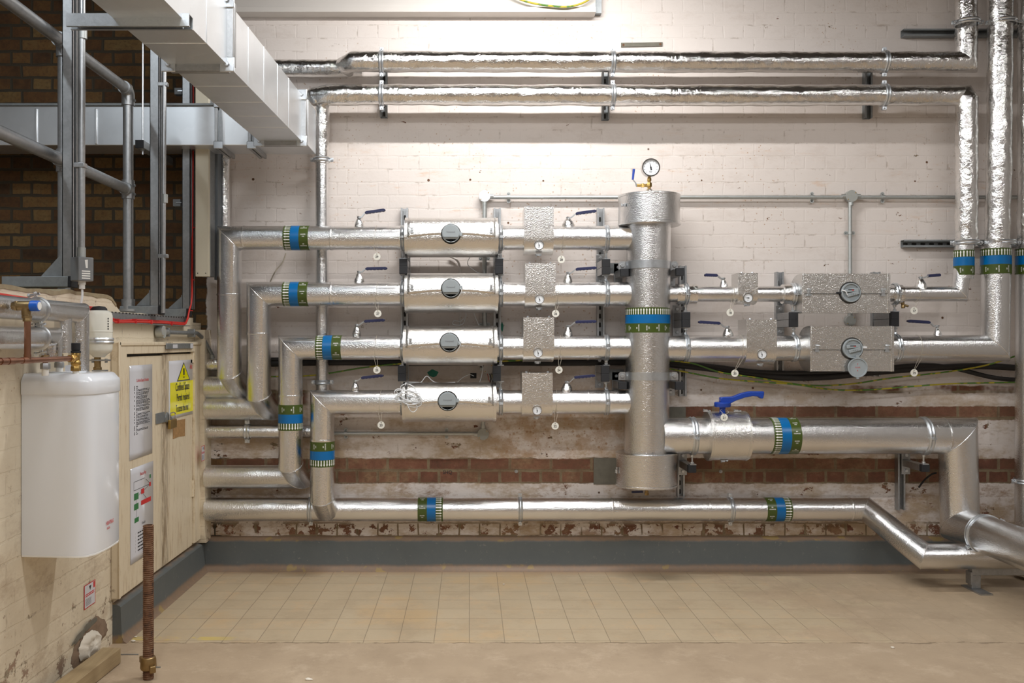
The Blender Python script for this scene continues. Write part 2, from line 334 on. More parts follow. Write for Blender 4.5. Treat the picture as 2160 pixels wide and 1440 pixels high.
# ---- mesh building
def perp(d):
    a = Vector((0, 0, 1)) if abs(d.z) < .9 else Vector((1, 0, 0))
    n = d.cross(a).normalized(); return n
_txt = {}
def text2d(s, bold=0.0):
    k = (s, bold)
    if k not in _txt:
        cu = bpy.data.curves.new('t', 'FONT'); cu.body = s; cu.size = 1; cu.resolution_u = 2; cu.align_x = 'CENTER'; cu.align_y = 'CENTER'
        cu.offset = bold
        ob = bpy.data.objects.new('t', cu); COL.objects.link(ob)
        dg = bpy.context.evaluated_depsgraph_get(); dg.update()
        me = bpy.data.meshes.new_from_object(ob.evaluated_get(dg))
        _txt[k] = ([(v.co.x, v.co.y) for v in me.vertices], [tuple(p.vertices) for p in me.polygons])
        bpy.data.objects.remove(ob); bpy.data.curves.remove(cu); bpy.data.meshes.remove(me)
    return _txt[k]
class MB:
    def __init__(s): s.v = []; s.f = []; s.mi = []
    def add(s, vs, fs, mi=0):
        o = len(s.v); s.v += [Vector(v) for v in vs]; s.f += [tuple(i+o for i in f) for f in fs]; s.mi += [mi]*len(fs); return s
    def box(s, a, b, mi=0):
        x0, x1 = sorted((a[0], b[0])); y0, y1 = sorted((a[1], b[1])); z0, z1 = sorted((a[2], b[2]))
        vs = [(x, y, z) for x in (x0, x1) for y in (y0, y1) for z in (z0, z1)]
        return s.add(vs, [(0, 1, 3, 2), (4, 6, 7, 5), (0, 4, 5, 1), (2, 3, 7, 6), (0, 2, 6, 4), (1, 5, 7, 3)], mi)
    def cbox(s, c, d, mi=0, rot=None):
        n0 = len(s.v)
        c = Vector(c); h = Vector(d)/2
        s.box(-h, h, mi)
        for i in range(n0, len(s.v)): s.v[i] = ((rot @ s.v[i]) if rot else s.v[i]) + c
        return s
    def prism(s, poly, o, u, v, w, mi=0):
        o, u, v, w = Vector(o), Vector(u), Vector(v), Vector(w); n = len(poly)
        A = [o+u*a+v*b for a, b in poly]; B = [p+w for p in A]
        return s.add(A+B, [tuple(range(n))[::-1], tuple(range(n, 2*n))]+[(i, (i+1) % n, (i+1) % n+n, i+n) for i in range(n)], mi)
    def sweep(s, pts, r, seg=24, caps=True, mi=0, rough=0.0, step=None, rim=0.0, split=25):
        pts = [Vector(p) for p in pts]; k = len(pts); R = list(r) if isinstance(r, (list, tuple)) else [r]*k
        if step:
            q = []; rr = []; fixed = []
            for i in range(k-1):
                L = (pts[i+1]-pts[i]).length; m = max(1, int(L/step))
                for j in range(m): q.append(pts[i].lerp(pts[i+1], j/m)); rr.append(R[i]+(R[i+1]-R[i])*j/m)
            q.append(pts[-1]); rr.append(R[-1]); pts, R, k = q, rr, len(q)
        D = [(pts[i+1]-pts[i]).normalized() for i in range(k-1)]
        n = perp(D[0]); b = D[0].cross(n)
        rings = []; groups = [[]]
        for i in range(k):
            d1 = D[max(0, i-1)]; d2 = D[min(k-2, i)]
            if i == 0: m = d1
            elif i == k-1: m = d2
            else: m = (d1+d2).normalized()
            def proj(o): return o-d1*(o.dot(m)/max(.2, d1.dot(m)))
            ring = [pts[i]+proj((n*math.cos(2*PI*j/seg)+b*math.sin(2*PI*j/seg))*R[i]) for j in range(seg)]
            if rough:
                out = []
                for p in ring:
                    o = p-pts[i]; q = p*9
                    out.append(pts[i]+o*(1+rough/R[i]*(noise.noise(q)+.6*noise.noise(p*27)+.35*noise.noise(p*70))))
                ring = out
            groups[-1].append(ring)
            if 0 < i < k-1 and d1.angle(d2) > math.radians(split):
                groups.append([ring])
                if rim: s.loop(ring, rim)
            if 0 < i < k-1:
                n = proj(n); n = (n-d2*n.dot(d2)).normalized(); b = d2.cross(n)
        for gi, g in enumerate(groups):
            o = len(s.v); vs = [p for ring in g for p in ring]; fs = []
            for i in range(len(g)-1):
                for j in range(seg):
                    a = i*seg+j; c = i*seg+(j+1) % seg; fs.append((a, c, c+seg, a+seg))
            s.add(vs, fs, mi)
            if caps and gi == 0: s.f.append(tuple(o+j for j in range(seg))[::-1]); s.mi.append(mi)
            if caps and gi == len(groups)-1: s.f.append(tuple(o+(len(g)-1)*seg+j for j in range(seg))); s.mi.append(mi)
        return s
    def loop(s, ring, r, seg=6, mi=0):
        k = len(ring); c = sum(ring, Vector())/k; vs = []; fs = []
        for i in range(k):
            t = (ring[(i+1) % k]-ring[i-1]).normalized(); o = (ring[i]-c).normalized(); o = (o-t*o.dot(t)).normalized(); w = t.cross(o)
            vs += [ring[i]+(o*math.cos(2*PI*j/seg)+w*math.sin(2*PI*j/seg))*r for j in range(seg)]
        for i in range(k):
            for j in range(seg):
                a, b = i*seg, ((i+1) % k)*seg; fs.append((a+j, a+(j+1) % seg, b+(j+1) % seg, b+j))
        return s.add(vs, fs, mi)
    def wire(s, pts, r, seg=8, n=6, mi=0, closed=False):
        pts = [Vector(p) for p in pts]; q = []
        for i in range(len(pts)-1):
            p0 = pts[max(0, i-1)]; p1 = pts[i]; p2 = pts[i+1]; p3 = pts[min(len(pts)-1, i+2)]
            for j in range(n):
                t = j/n; q.append(.5*((2*p1)+(p2-p0)*t+(2*p0-5*p1+4*p2-p3)*t*t+(3*p1-p0-3*p2+p3)*t**3))
        q.append(pts[-1]); return s.sweep(q, r, seg, mi=mi, split=200)
    def lathe(s, o, axis, prof, seg=32, mi=0, a0=0, a1=2*PI, ref=None):
        """prof = (along, radius) pairs; radius 0 closes the end"""
        o = Vector(o); d = Vector(axis).normalized(); n = Vector(ref) if ref else perp(d); b = d.cross(n)
        full = abs(a1-a0-2*PI) < 1e-6; ns = seg if full else seg+1; vs = []; fs = []
        for h, r in prof: vs += [o+d*h+(n*math.cos(a0+(a1-a0)*j/seg)+b*math.sin(a0+(a1-a0)*j/seg))*r for j in range(ns)]
        for i in range(len(prof)-1):
            for j in range(seg):
                a = i*ns+j; c = i*ns+((j+1) % ns if full else j+1)
                fs.append((a, c, c+ns, a+ns))
        s.add(vs, fs, mi)
        return s
    def cyl(s, a, b, r, seg=20, mi=0, r2=None):
        a = Vector(a); b = Vector(b); L = (b-a).length
        return s.lathe(a, b-a, [(0, .0), (0, r), (L, r if r2 is None else r2), (L, .0)], seg, mi)
    def hexnut(s, c, axis, r, h, mi=0):
        c = Vector(c); d = Vector(axis).normalized(); return s.lathe(c, d, [(0, 0), (0, r), (h*.8, r), (h, r*.85), (h, 0)], 6, mi)
    def ball(s, c, r, seg=16, rings=10, mi=0, rough=0.0, sq=(1, 1, 1)):
        c = Vector(c); vs = []; fs = []
        for i in range(rings+1):
            th = PI*i/rings
            for j in range(seg):
                ph = 2*PI*j/seg; p = Vector((math.sin(th)*math.cos(ph)*sq[0], math.sin(th)*math.sin(ph)*sq[1], math.cos(th)*sq[2]))*r
                if rough: p *= 1+rough*noise.noise((c+p)*60)
                vs.append(c+p)
        for i in range(rings):
            for j in range(seg): a = i*seg+j; b = i*seg+(j+1) % seg; fs.append((a, a+seg, b+seg, b))
        return s.add(vs, fs, mi)
    def text(s, body, size, fn, bold=0.0, sx=1.0, mi=0):
        v, f = text2d(body, bold)
        return s.add([fn(x*size*sx, y*size) for x, y in v], f, mi)
    def build(s, name, mat, parent=None, origin=None, ang=35, bevel=0.0):
        if parent is not None: org = Vector(parent['_o']); 
        elif origin is not None: org = Vector(origin)
        else: org = Vector((0, 0, 0))
        me = bpy.data.meshes.new(name); me.from_pydata([tuple(v-org) for v in s.v], [], s.f)
        for m in (mat if isinstance(mat, (list, tuple)) else [mat]): me.materials.append(M[m])
        for p, i in zip(me.polygons, s.mi): p.material_index = i
        me.validate(); me.update()
        bpy_bm = None
        import bmesh
        bm = bmesh.new(); bm.from_mesh(me); bmesh.ops.remove_doubles(bm, verts=bm.verts, dist=1e-6) if ang and not s.__dict__.get('keep') else None
        bmesh.ops.recalc_face_normals(bm, faces=bm.faces) if not s.__dict__.get('keep') else None
        bm.to_mesh(me); bm.free()
        for p in me.polygons: p.use_smooth = True
        me.set_sharp_from_angle(angle=math.radians(ang))
        o = bpy.data.objects.new(name, me); COL.objects.link(o); o['_o'] = tuple(org)
        if parent is not None: o.parent = parent
        else: o.location = org
        if bevel:
            b = o.modifiers.new('bevel', 'BEVEL'); b.width = bevel; b.segments = 2; b.limit_method = 'ANGLE'; b.angle_limit = math.radians(40)
        return o
def tag(o, label=None, cat=None, group=None, kind=None):
    if label: o['label'] = label
    if cat: o['category'] = cat
    if group: o['group'] = group
    if kind: o['kind'] = kind
    return o
def thing(name, label, cat, loc, group=None):
    o = bpy.data.objects.new(name, None); COL.objects.link(o); o.location = loc; o['_o'] = tuple(loc); o.empty_display_size = .05
    return tag(o, label, cat, group)
VX, VY, VZ = Vector((1, 0, 0)), Vector((0, 1, 0)), Vector((0, 0, 1))
def rotz(a): return Matrix.Rotation(a, 3, 'Z')
# ================= SETTING =================
def struct(name, mb, mat, parent=None, **k):
    o = mb.build(name, mat, parent, **k)
    if parent is None: o['kind'] = 'structure'
    return o
WY = 5.10; WX = -1.53
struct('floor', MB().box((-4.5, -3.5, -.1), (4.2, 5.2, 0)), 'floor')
struct('wall_back', MB().box((-4.5, WY, 0), (4.2, WY+.12, 3.95)), 'wall')
struct('ceiling', MB().box((-4.5, -3.5, 3.95), (4.2, 5.22, 4.05)), 'ceiling')
struct('wall_right', MB().box((4.2, -3.5, 0), (4.3, 5.22, 3.95)), 'wall_plain_y')
struct('wall_rear', MB().box((-4.5, -3.6, 0), (4.2, -3.5, 3.95)), 'wall_plain')
struct('wall_far_left', MB().box((-4.6, -3.5, 0), (-4.5, 5.22, 3.95)), 'wall_plain_y')
# low wall: lumpy broken capping towards the back
lw = MB()
prof = []
for i in range(61):
    y = 2.0 + (4.955-2.0)*i/60
    z = 1.475 + .010*noise.noise(Vector((y*6, 0, 0)))
    if y > 3.35: z = 1.485 + .012*noise.noise(Vector((y*9, 3, 0)))
    if y > 3.78: z = 1.485-.06*min(1, (y-3.78)/.12)**2
    if y > 3.9: z = 1.425 + .003*noise.noise(Vector((y*9, 3, 0)))
    prof.append((y, z))
poly = [(2.0, 0)]+[(4.955, 0)]+prof[::-1]
lw.prism(poly, (WX, 0, 0), VY, VZ, -VX*.30)
lw.box((WX-.3, 4.955, 0), (WX, 5.1, 1.40)); lw.box((WX-.3, -3.5, 0), (WX, 2.0, 1.475))
struct('wall_left', lw, 'wall_left')
struct('trim_1', MB().prism([(5.10, .17), (5.0, .17), (4.975, .25), (4.98, .5), (4.97, .9), (4.98, 1.36), (5.10, 1.36)], (WX, 0, 0), VY, VZ, VX*.058, 0), 'wall_left')
# mortar capping strip on the low wall
cap = MB(); pp = [(y, z-.006-.016*abs(noise.noise(Vector((y*23, 7, 0))))) for y, z in prof if 2.2 < y < 3.92]; qq = [(y, z+.006) for y, z in prof if 2.2 < y < 3.92]
cap.prism(pp+qq[::-1], (WX-.29, 0, 0), VY, VZ, VX*.293)
struct('trim_2', cap, 'capping')
# skirtings
sp = [(5.10, 0), (5.028, 0), (5.046, .010), (5.056, .03), (5.061, .162), (5.066, .168), (5.10, .187)]
struct('baseboard_back', MB().prism(sp, (-1.50, 0, 0), VY, VZ, VX*5.7), 'skirt')
sl = [(-1.53, 0), (-1.468, 0), (-1.482, .010), (-1.490, .03), (-1.495, .155), (-1.500, .161), (-1.53, .172)]
struct('baseboard_left', MB().prism(sl, (0, 3.835, 0), VX, VZ, VY*1.24), 'skirt')
# painted beam along the top of the wall
struct('trim_3', MB().prism([(5.10, 3.14), (5.02, 3.145), (5.02, 3.172), (5.035, 3.178), (5.035, 3.6), (5.10, 3.6)], (XX(440, 5.02), 0, 0), VY, VZ, VX*(XX(1257, 5.02)-XX(440, 5.02))), 'beam')
struct('trim_4', MB().box((XX(1257, 5.02), 5.06, 3.152), (XX(1269, 5.06), 5.10, 3.6)), 'galv_dull')
# wall marks: smooth rendered pier right of centre, grey patch in the bare band
struct('trim_5', MB().box((XX(1252, 5.1), 5.094, ZZ(1021, 5.1)), (XX(1320, 5.1), 5.101, ZZ(966, 5.1))), 'cement')
struct('trim_6', MB().box((XX(1395, 5.1), 5.094, ZZ(905, 5.1)), (XX(1446, 5.1), 5.101, ZZ(858, 5.1))), 'cement')

# cupboard door in the left wall
DX = -1.497
dr = bpy.data.objects.new('door_1', None); COL.objects.link(dr); dr.location = (DX, 4.4, .17); dr['_o'] = (DX, 4.4, .17); dr['kind'] = 'structure'
def YL(px, X): return X*F/(px-CX)
y0, y1 = YL(250, DX), YL(423, DX); yi0, yi1 = YL(267, DX), YL(411, DX)
zt = PL(267, 722, DX).z; zti = PL(411, 742, DX).z; zb = PL(252, 1262, DX).z; zbi = .185
fr = MB()
fr.box((WX, y0, zb), (DX, yi0, zt)); fr.box((WX, yi1, zb), (DX, y1, zt)); fr.box((WX, yi0, zti), (DX, yi1, zt))
fr.box((DX, y0-.006, zb), (DX+.006, y0+.014, zt+.003)); fr.box((DX, y0, zt-.014), (DX+.006, y1, zt+.003))
fr.build('door_frame', 'door', dr, bevel=.003)
LX = DX-.014; ym = YL(343, LX)
MB().box((WX+.002, yi0+.004, zbi), (LX, ym-.004, zti-.012)).build('door_leaf', 'door', dr, bevel=.003)
MB().box((WX+.002, ym+.004, zbi), (LX, yi1-.004, zti-.008)).build('door_leaf', 'door', dr, bevel=.003)
MB().box((WX-.001, ym-.02, zbi+.01), (WX+.004, ym+.02, zti)).box((WX+.002, yi0, zti-.014), (DX-.03, yi1, zti-.001)).build('door_gap_shade', 'meterdark', dr)  # dark boxes standing in for the shade in the leaf gaps
h1 = MB()
for z in (.45, 1.18):
    h1.cyl((LX+.004, yi1-.004, z), (LX+.004, yi1-.004, z+.09), .006, 10); h1.box((LX, yi1-.03, z), (LX+.002, yi1-.004, z+.09))
h1.build('hinge', 'door', dr)

# ================= PIPES =================
def band(parent, start, u, r, L, turn=0.0):
    """pipe marker: arrows at `start`, then blue, then lettering, along u"""
    u = Vector(u).normalized(); start = Vector(start); R = r+.0016
    m = MB()
    for a, b, mi in ((0, .285, 0), (.285, .63, 1), (.63, 1, 0)):
        m.lathe(start+u*a*L, u, [(0, r-.001), (0, R), ((b-a)*L, R), ((b-a)*L, r-.001)], 40, mi)
    bd = m.build('identification_band', ['band_green', 'band_blue'], parent); bd['_o'] = parent['_o']
    vert = abs(u.z) > .5; n0 = -VY; up = VX if vert else VZ; R2 = R+.0007
    def pt(a, th): return start+u*a+(n0*math.cos(th)+up*math.sin(th))*R2
    n = max(12, round(2*PI*r/.0150)); am = MB(); s1 = .030*L; e1 = .275*L; hd = s1+(e1-s1)*.33
    for k in range(n):
        th = 2*PI*k/n+turn; w = .17*2*PI/n; W = .36*2*PI/n
        am.add([pt(s1, th), pt(hd, th-W), pt(hd, th-w), pt(e1, th-w), pt(e1, th+w), pt(hd, th+w), pt(hd, th+W)], [tuple(range(7))])
    am.build('arrow_print', 'white', bd)
    tm = MB(); k = max(5, round(2*PI*r/.052)); sz = .0085; ca = .815*L
    for i in range(k):
        th0 = 2*PI*i/k+turn+.25
        for j, wd_ in enumerate(('BOOSTED', 'CWS') if i % 2 else ('BMS', 'COLDWATER')):
            off = (.5-j)*.0115
            if vert: fn = lambda x, y: pt(ca-x*(1 if u.z < 0 else -1), th0+(-y-off)/R2)
            else: fn = lambda x, y: pt(ca+x*(1 if u.x > 0 else -1), th0+(y+off)/R2)
            tm.text(wd_, sz, fn, .02, .68)
    tm.build('lettering', 'white', bd)
    return bd
def seamring(parent, c, d, r):
    MB().lathe(c, d, [(-.006, r), (-.006, r+.0015), (0, r+.003), (.006, r+.0015), (.006, r)], 40).build('joint_seam', 'stucco', parent)
def pipe(name, label, pts, r, mat='stucco', group=None, cat='pipe', **k):
    m = MB(); k.setdefault('seg', 40); k.setdefault('rim', .0022); m.sweep(pts, r, **k)
    o = m.build(name, mat, origin=pts[0], ang=40); return tag(o, label, cat, group)
PY = 4.88; RW = .0655; SY = 5.02
ROWS = [(502, 484, 778, 816, 'top'), (620, 546, 828, 861, 'second'), (733, 613, 978, 1005, 'third'), (848, 680, 1052, 1074, 'lowest')]
HX = XX(1366, PY)
bandpx = [(597, 650), (595, 648), (665, 719), None]
vlab = ['outermost drop', 'second drop from corner', 'third drop from corner', 'innermost drop']
row_o = []
for (y, vx, yb, ys, nm), bp, vl in zip(ROWS, bandpx, vlab):
    z = ZZ(y, PY); x = XX(vx, PY); zs = ZZ(ys, SY); xl = -1.475
    pts = [(HX-.08, PY, z), (x, PY, z), (x, PY, zs+(SY-PY)*.62), (x+.012, SY, zs)]
    if nm != 'lowest': pts.append((xl, SY, zs))
    else: pts[-1] = (x+.006, SY-.03, zs)
    o = pipe('insulated_pipe', f'{nm} of four silver branch pipes left of the header, {vl}', pts, RW, group='branch pipes left of the header')
    row_o.append(o)
    if bp: band(o, (XX(bp[0], PY-.05), PY, z), VX, RW, XX(bp[1], PY-.05)-XX(bp[0], PY-.05), .05*vx)
    for px in (515, 700, 1240):
        if px > vx+20 and not (bp and bp[0]-15 < px < bp[1]+15): seamring(o, (XX(px, PY), PY, z), VX, RW)
    seamring(o, (x, PY, (z+zs)/2+.1), VZ, RW)
band(row_o[2], (XX(613, PY), PY, ZZ(908, PY-.05)), VZ, RW, ZZ(854, PY-.05)-ZZ(908, PY-.05), .1)
band(row_o[3], (XX(680, PY), PY, ZZ(985, PY-.05)), VZ, RW, ZZ(932, PY-.05)-ZZ(985, PY-.05), .07)
# crinkled wrapping on the first stub
MB().sweep([(-1.475, SY, ZZ(817, SY)), (XX(512, SY), SY, ZZ(817, SY))], .052, seg=32, step=.012, rough=.006).build('foil_wrap', 'crinkle', row_o[0])
tag(MB().sweep([(-1.475, 5.03, ZZ(768, 5.03)), (XX(474, 5.03), 5.03, ZZ(768, 5.03))], .036, seg=28, step=.012, rough=.004).build('foil_wrapped_pipe', 'crinkle', origin=(-1.475, 5.03, ZZ(768, 5.03))),
    'short crinkled foil stub out of the corner, topmost of the pipes leaving it', 'pipe')
# thin pipe at mid height and the long bottom run
p = pipe('insulated_pipe', 'slim silver pipe out of the corner between the second and third stubs', [(-1.475, 5.035, ZZ(910, 5.035)), (XX(690, 5.035), 5.035, ZZ(910, 5.035))], .0385)
zb_ = ZZ(1074, SY); C2 = (XX(1950, 4.66), 4.66, ZZ(1173, 4.66))
bp_ = pipe('insulated_pipe', 'long silver pipe running low along the wall above the grey skirting', [(-1.475, SY, zb_), (XX(1826, SY), SY, zb_), C2, (3.35, 4.66, C2[2])], RW)
band(bp_, (XX(934, SY-.05), SY, zb_), -VX, RW, XX(934, SY-.05)-XX(881, SY-.05), .1)
band(bp_, (XX(1671, SY-.05), SY, zb_), -VX, RW, XX(1671, SY-.05)-XX(1618, SY-.05), .02)
for px in (1290, 1493, 1792): seamring(bp_, (XX(px, SY), SY, zb_), VX, RW)
# foil pipes high on the wall
TY = 4.93
z1, z2 = ZZ(131, TY), ZZ(201, TY)
up = MB()
up.sweep([(XX(2038, TY), TY, 3.93), (XX(2038, TY), TY, z1), (XX(1300, TY), TY, z1), (XX(745, TY), TY, z1+.003), (XX(729, TY), TY+.03, z1-.004), (XX(733, TY), 5.03, ZZ(144, 5.03)), (XX(742, 5.03), 5.035, ZZ(144, 5.03))],
         [.060, .056, .056, .055, .050, .048, .045], seg=32, step=.014, rough=.0035)
up.sweep([(XX(765, 5.035), 5.035, ZZ(144, 5.035)), (XX(474, 5.035), 5.035, ZZ(144, 5.035))], .049, seg=28, step=.014, rough=.003)
up.sweep([(XX(474, 5.035), 5.035, ZZ(143, 5.035)), (XX(474, 5.035), 5.035, ZZ(520, 5.035))], .032, seg=24, step=.014, rough=.002)
tag(up.build('foil_wrapped_pipe', 'crinkle', origin=(XX(2038, TY), TY, z1), ang=60), 'upper of the two crinkled foil pipes running high across the wall', 'pipe', 'crinkled foil pipes high on the wall')
lo = MB()
lo.sweep([(XX(2034, TY), TY-.02, ZZ(521, TY)), (XX(2035, TY), TY-.02, ZZ(215, TY)), (XX(2032, TY), TY, z2), (XX(1300, TY), TY, z2), (XX(690, TY), TY, z2+.002), (XX(660, TY), TY+.01, z2-.002)], [.058, .057, .056, .057, .056, .046], seg=32, step=.014, rough=.0035)
lo.ball((XX(664, TY), TY+.012, z2-.004), .051, rough=.05)
lo.sweep([(XX(681, 5.0), 4.99, z2), (XX(679, 5.0), 5.0, ZZ(300, 5.0)), (XX(679, 5.0), 5.0, ZZ(345, 5.0))], [.041, .042, .040], seg=28, step=.014, rough=.0035)
o2 = tag(lo.build('foil_wrapped_pipe', 'crinkle', origin=(XX(2034, TY), TY, z2), ang=60), 'lower crinkled foil pipe high across the wall, turning down at both ends', 'pipe', 'crinkled foil pipes high on the wall')
MB().sweep([(XX(679, 5.0), 5.0, ZZ(335, 5.0)), (XX(680, 5.0), 5.0, ZZ(838, 5.0))], .036, seg=32).build('lower_drop', 'stucco', o2)
# two risers by the right edge
RX2 = 2099
r2 = MB(); r2.sweep([(XX(2112, PY), PY, 3.94), (XX(2108, PY), PY, ZZ(300, PY)), (XX(2104, PY), PY, ZZ(521, PY))], [.066, .062, .062], seg=32, step=.014, rough=.0035)
r2o = tag(r2.build('foil_wrapped_pipe', 'crinkle', origin=(XX(2104, PY), PY, ZZ(521, PY)), ang=60), 'wide crinkled foil riser second from the right edge, down to a blue and green band', 'pipe', 'foil risers at the right')
r3 = MB(); r3.sweep([(XX(2176, PY), PY, 3.94), (XX(2174, PY), PY, ZZ(521, PY))], [.068, .064], seg=32, step=.014, rough=.0035)
r3o = tag(r3.build('foil_wrapped_pipe', 'crinkle', origin=(XX(2174, PY), PY, ZZ(521, PY)), ang=60), 'crinkled foil riser cut by the right edge of the picture', 'pipe', 'foil risers at the right')
# right hand branches
zR1, zR2 = ZZ(620, PY), ZZ(734, PY)
RR = .068
o = pipe('insulated_pipe', 'large silver pipe right of the header, elbowing up beside the lower meter cover', [(HX+.08, PY, zR2), (XX(RX2, PY), PY, zR2), (XX(RX2+2, PY), PY, ZZ(515, PY))], [RR, .071, .074])
band(o, (XX(RX2+1.5, PY), PY, ZZ(523, PY-.05)), -VZ, .0745, ZZ(523, PY-.05)-ZZ(577, PY-.05), .04); R2O = o
o = pipe('insulated_pipe', 'slim silver pipe through the upper boxy cover, turning up at a sharp elbow', [(HX+.08, PY, zR1), (XX(2024, PY), PY, zR1), (XX(2030, PY), PY, ZZ(560, PY))], [.043, .041, .043])
MB().sweep([(XX(2032, PY), PY, ZZ(588, PY)), (XX(2034, PY), PY, ZZ(515, PY))], [.049, .050], seg=40).build('upper_sleeve', 'stucco', o)
band(o, (XX(2033, PY), PY, ZZ(526, PY-.05)), -VZ, .0505, ZZ(526, PY-.05)-ZZ(579, PY-.05), .1); R1O = o
for a, b in ((1426, 1468), (1650, 1690), (1880, 1900)):
    MB().sweep([(XX(a, PY), PY, zR1), (XX(b, PY), PY, zR1)], .054, seg=32, step=.01, rough=.003).build('foil_sleeve', 'crinkle', o)
o = pipe('insulated_pipe', 'plain silver riser cut by the right edge, below its blue and green band', [(XX(2176, PY), PY, ZZ(519, PY)), (XX(2174, PY), PY, .02)], .077)
band(o, (XX(2176, PY), PY, ZZ(523, PY-.05)), -VZ, .0778, ZZ(523, PY-.05)-ZZ(577, PY-.05), .04)
# large main
BY = 4.86; RB = .0975; zB = ZZ(919, BY); xB = XX(2020, BY)
o = pipe('insulated_pipe', 'thickest silver pipe, low right of the header, dropping and turning towards the viewer', [(HX+.07, BY, zB), (xB, BY, zB), (xB+.012, BY, .298), (xB+.012, .6, .298)], RB)
band(o, (XX(1632, BY-.08), BY, zB), VX, RB, XX(1690, BY-.08)-XX(1632, BY-.08), .03)
seamring(o, (XX(1990, BY), BY, zB), VX, RB); BO = o

# ================= HEADER =================
hd = thing('vertical_header', 'fat vertical silver cylinder joining all branch pipes, with wider end caps', 'header', (HX, PY, ZZ(1000, PY)))
HR = .1195
hx0, hx1 = XX(1363.5, PY), XX(1368.5, PY)
body = MB().sweep([(hx0, PY, ZZ(1000, PY)), (hx1, PY, ZZ(430, PY))], HR, seg=56).build('body', 'stucco', hd)
band(hd, (XX(1366, PY), PY, ZZ(648, PY-.11)), -VZ, HR, ZZ(648, PY-.11)-ZZ(701, PY-.11), .02)
def capm(x, za, zb2, r):
    m = MB(); m.lathe((x, PY, za), VZ, [(0, 0), (0, r), (.002, r+.003), (.012, r+.003), (.014, r), (zb2-za-.014, r), (zb2-za-.012, r+.003), (zb2-za-.002, r+.003), (zb2-za, r), (zb2-za, 0)], 64)
    return m
c1 = capm(XX(1369, PY), ZZ(468, PY-.16), ZZ(402, PY-.16), .166).build('end_cap', 'stucco', hd)
c2 = capm(XX(1363, PY), ZZ(1034, PY-.16), ZZ(961, PY-.16), .163).build('end_cap', 'stucco', hd)
def latch(parent, c, out, side, s=1.0):
    """small over-centre clip; out = outward normal, side = long direction"""
    c = Vector(c); out = Vector(out).normalized(); side = Vector(side).normalized(); w = out.cross(side)
    R = Matrix((side, w, out)).transposed()
    m = MB(); m.cbox(c+out*.002, (.034*s, .012*s, .003), 0, R); m.cbox(c+out*.006-side*.006*s, (.018*s, .010*s, .008), 0, R)
    m.cbox(c+out*.005+side*.012*s, (.008*s, .018*s, .004), 0, R); m.cyl(c+out*.009-w*.009*s-side*.012*s, c+out*.009+w*.009*s-side*.012*s, .0028*s, 8)
    return m.build('latch', 'zinc', parent, bevel=.0006)
ca = math.radians(38)
latch(hd, Vector((XX(1369, PY), PY, ZZ(437, PY)))+Vector((-math.sin(math.radians(62)), -math.cos(math.radians(62)), 0))*.168, (-math.sin(math.radians(62)), -math.cos(math.radians(62)), 0), (math.cos(math.radians(62)), -math.sin(math.radians(62)), 0))
latch(hd, Vector((XX(1363, PY)-.163, PY-.03, ZZ(990, PY))), (-1, -.1, 0), (0, 0, 1))
for yy, nm in ((556, 'upper'), (794, 'lower')):
    z = ZZ(yy, PY-.12)
    b = thing('support_band', f'{nm} flat steel band with bolted lugs around the vertical header', 'clamp', (HX, PY, z), 'bands around the header')
    MB().lathe((HX, PY, z-.021), VZ, [(0, HR+.001), (0, HR+.0045), (.042, HR+.0045), (.042, HR+.001)], 56).build('band', 'zinc', b)
    for s in (-1, 1):
        MB().prism([(-.022, -.022), (.022, -.022), (.022, .010), (.012, .022), (-.012, .022), (-.022, .010)], (HX+s*(HR+.021), PY-.02, z), VX, VZ, VY*.006).build('lug', 'galv', b)
        MB().hexnut((HX+s*(HR+.022), PY-.02, z), -VY, .012, .009).build('bolt', 'zinc', b)
        MB().box((HX+s*(HR-.002), PY-.02, z-.02), (HX+s*(HR+.004), PY+.17, z+.015)).build('side_plate', 'galv_dull', b)
    MB().box((HX-HR-.075, 5.05, z-.03), (HX-HR+.02, 5.058, z+.03)).build('wall_plate', 'galv_dull', b)
# top gauge assembly
def gauge(parent, c, r, needle, name='gauge', depth=.012, out=-VY, ticks=True):
    c = Vector(c); up = VZ; right = VX
    g = MB().lathe(c, out, [(-.02, 0), (-.02, r*.96), (depth*.6, r*.96), (depth*.7, r), (depth, r*.99), (depth, r*.86), (depth*.8, r*.85)], 36).build(name, 'chrome', parent); g['_o'] = parent['_o']
    MB().lathe(c, out, [(depth*.75, 0), (depth*.75, r*.86)], 32).build('dial_face', 'face', g)
    t = MB(); o = c+out*(depth*.75+.0006)
    for k in range(11):
        a = math.radians(-135+27*k); d = up*math.cos(a)+right*math.sin(a); w = right*math.cos(a)-up*math.sin(a)
        L = r*.13
        t.add([o+d*r*.76-w*r*.016, o+d*r*.76+w*r*.016, o+d*(r*.76-L)+w*r*.016, o+d*(r*.76-L)-w*r*.016], [(0, 1, 2, 3)])
    t.text('bar', r*.26, lambda x, y: o+right*x+up*(y-r*.45))
    t.build('dial_marks', 'ink', g)
    a = math.radians(needle); d = up*math.cos(a)+right*math.sin(a); w = right*math.cos(a)-up*math.sin(a); o = o+out*.0008
    nm = MB().add([o+d*r*.7, o+w*r*.06, o-d*r*.28+w*r*.09, o-d*r*.28-w*r*.09, o-w*r*.06], [(0, 1, 2, 3, 4)])
    nm.lathe(o, out, [(0, 0), (0, r*.1), (.001, r*.1), (.001, 0)], 12); nm.build('needle', 'ink', g)
    return g
gx, gz = XX(1371, PY-.02), ZZ(355, PY-.02)
ga = thing('pressure_gauge', 'round white-faced pressure gauge with brass stem on top of the vertical header', 'gauge', (gx, PY, ZZ(400, PY)))
gauge(ga, (gx, PY-.02, gz), .0495, -12, 'gauge_case', .03)
st = MB(); zb0 = ZZ(401, PY)
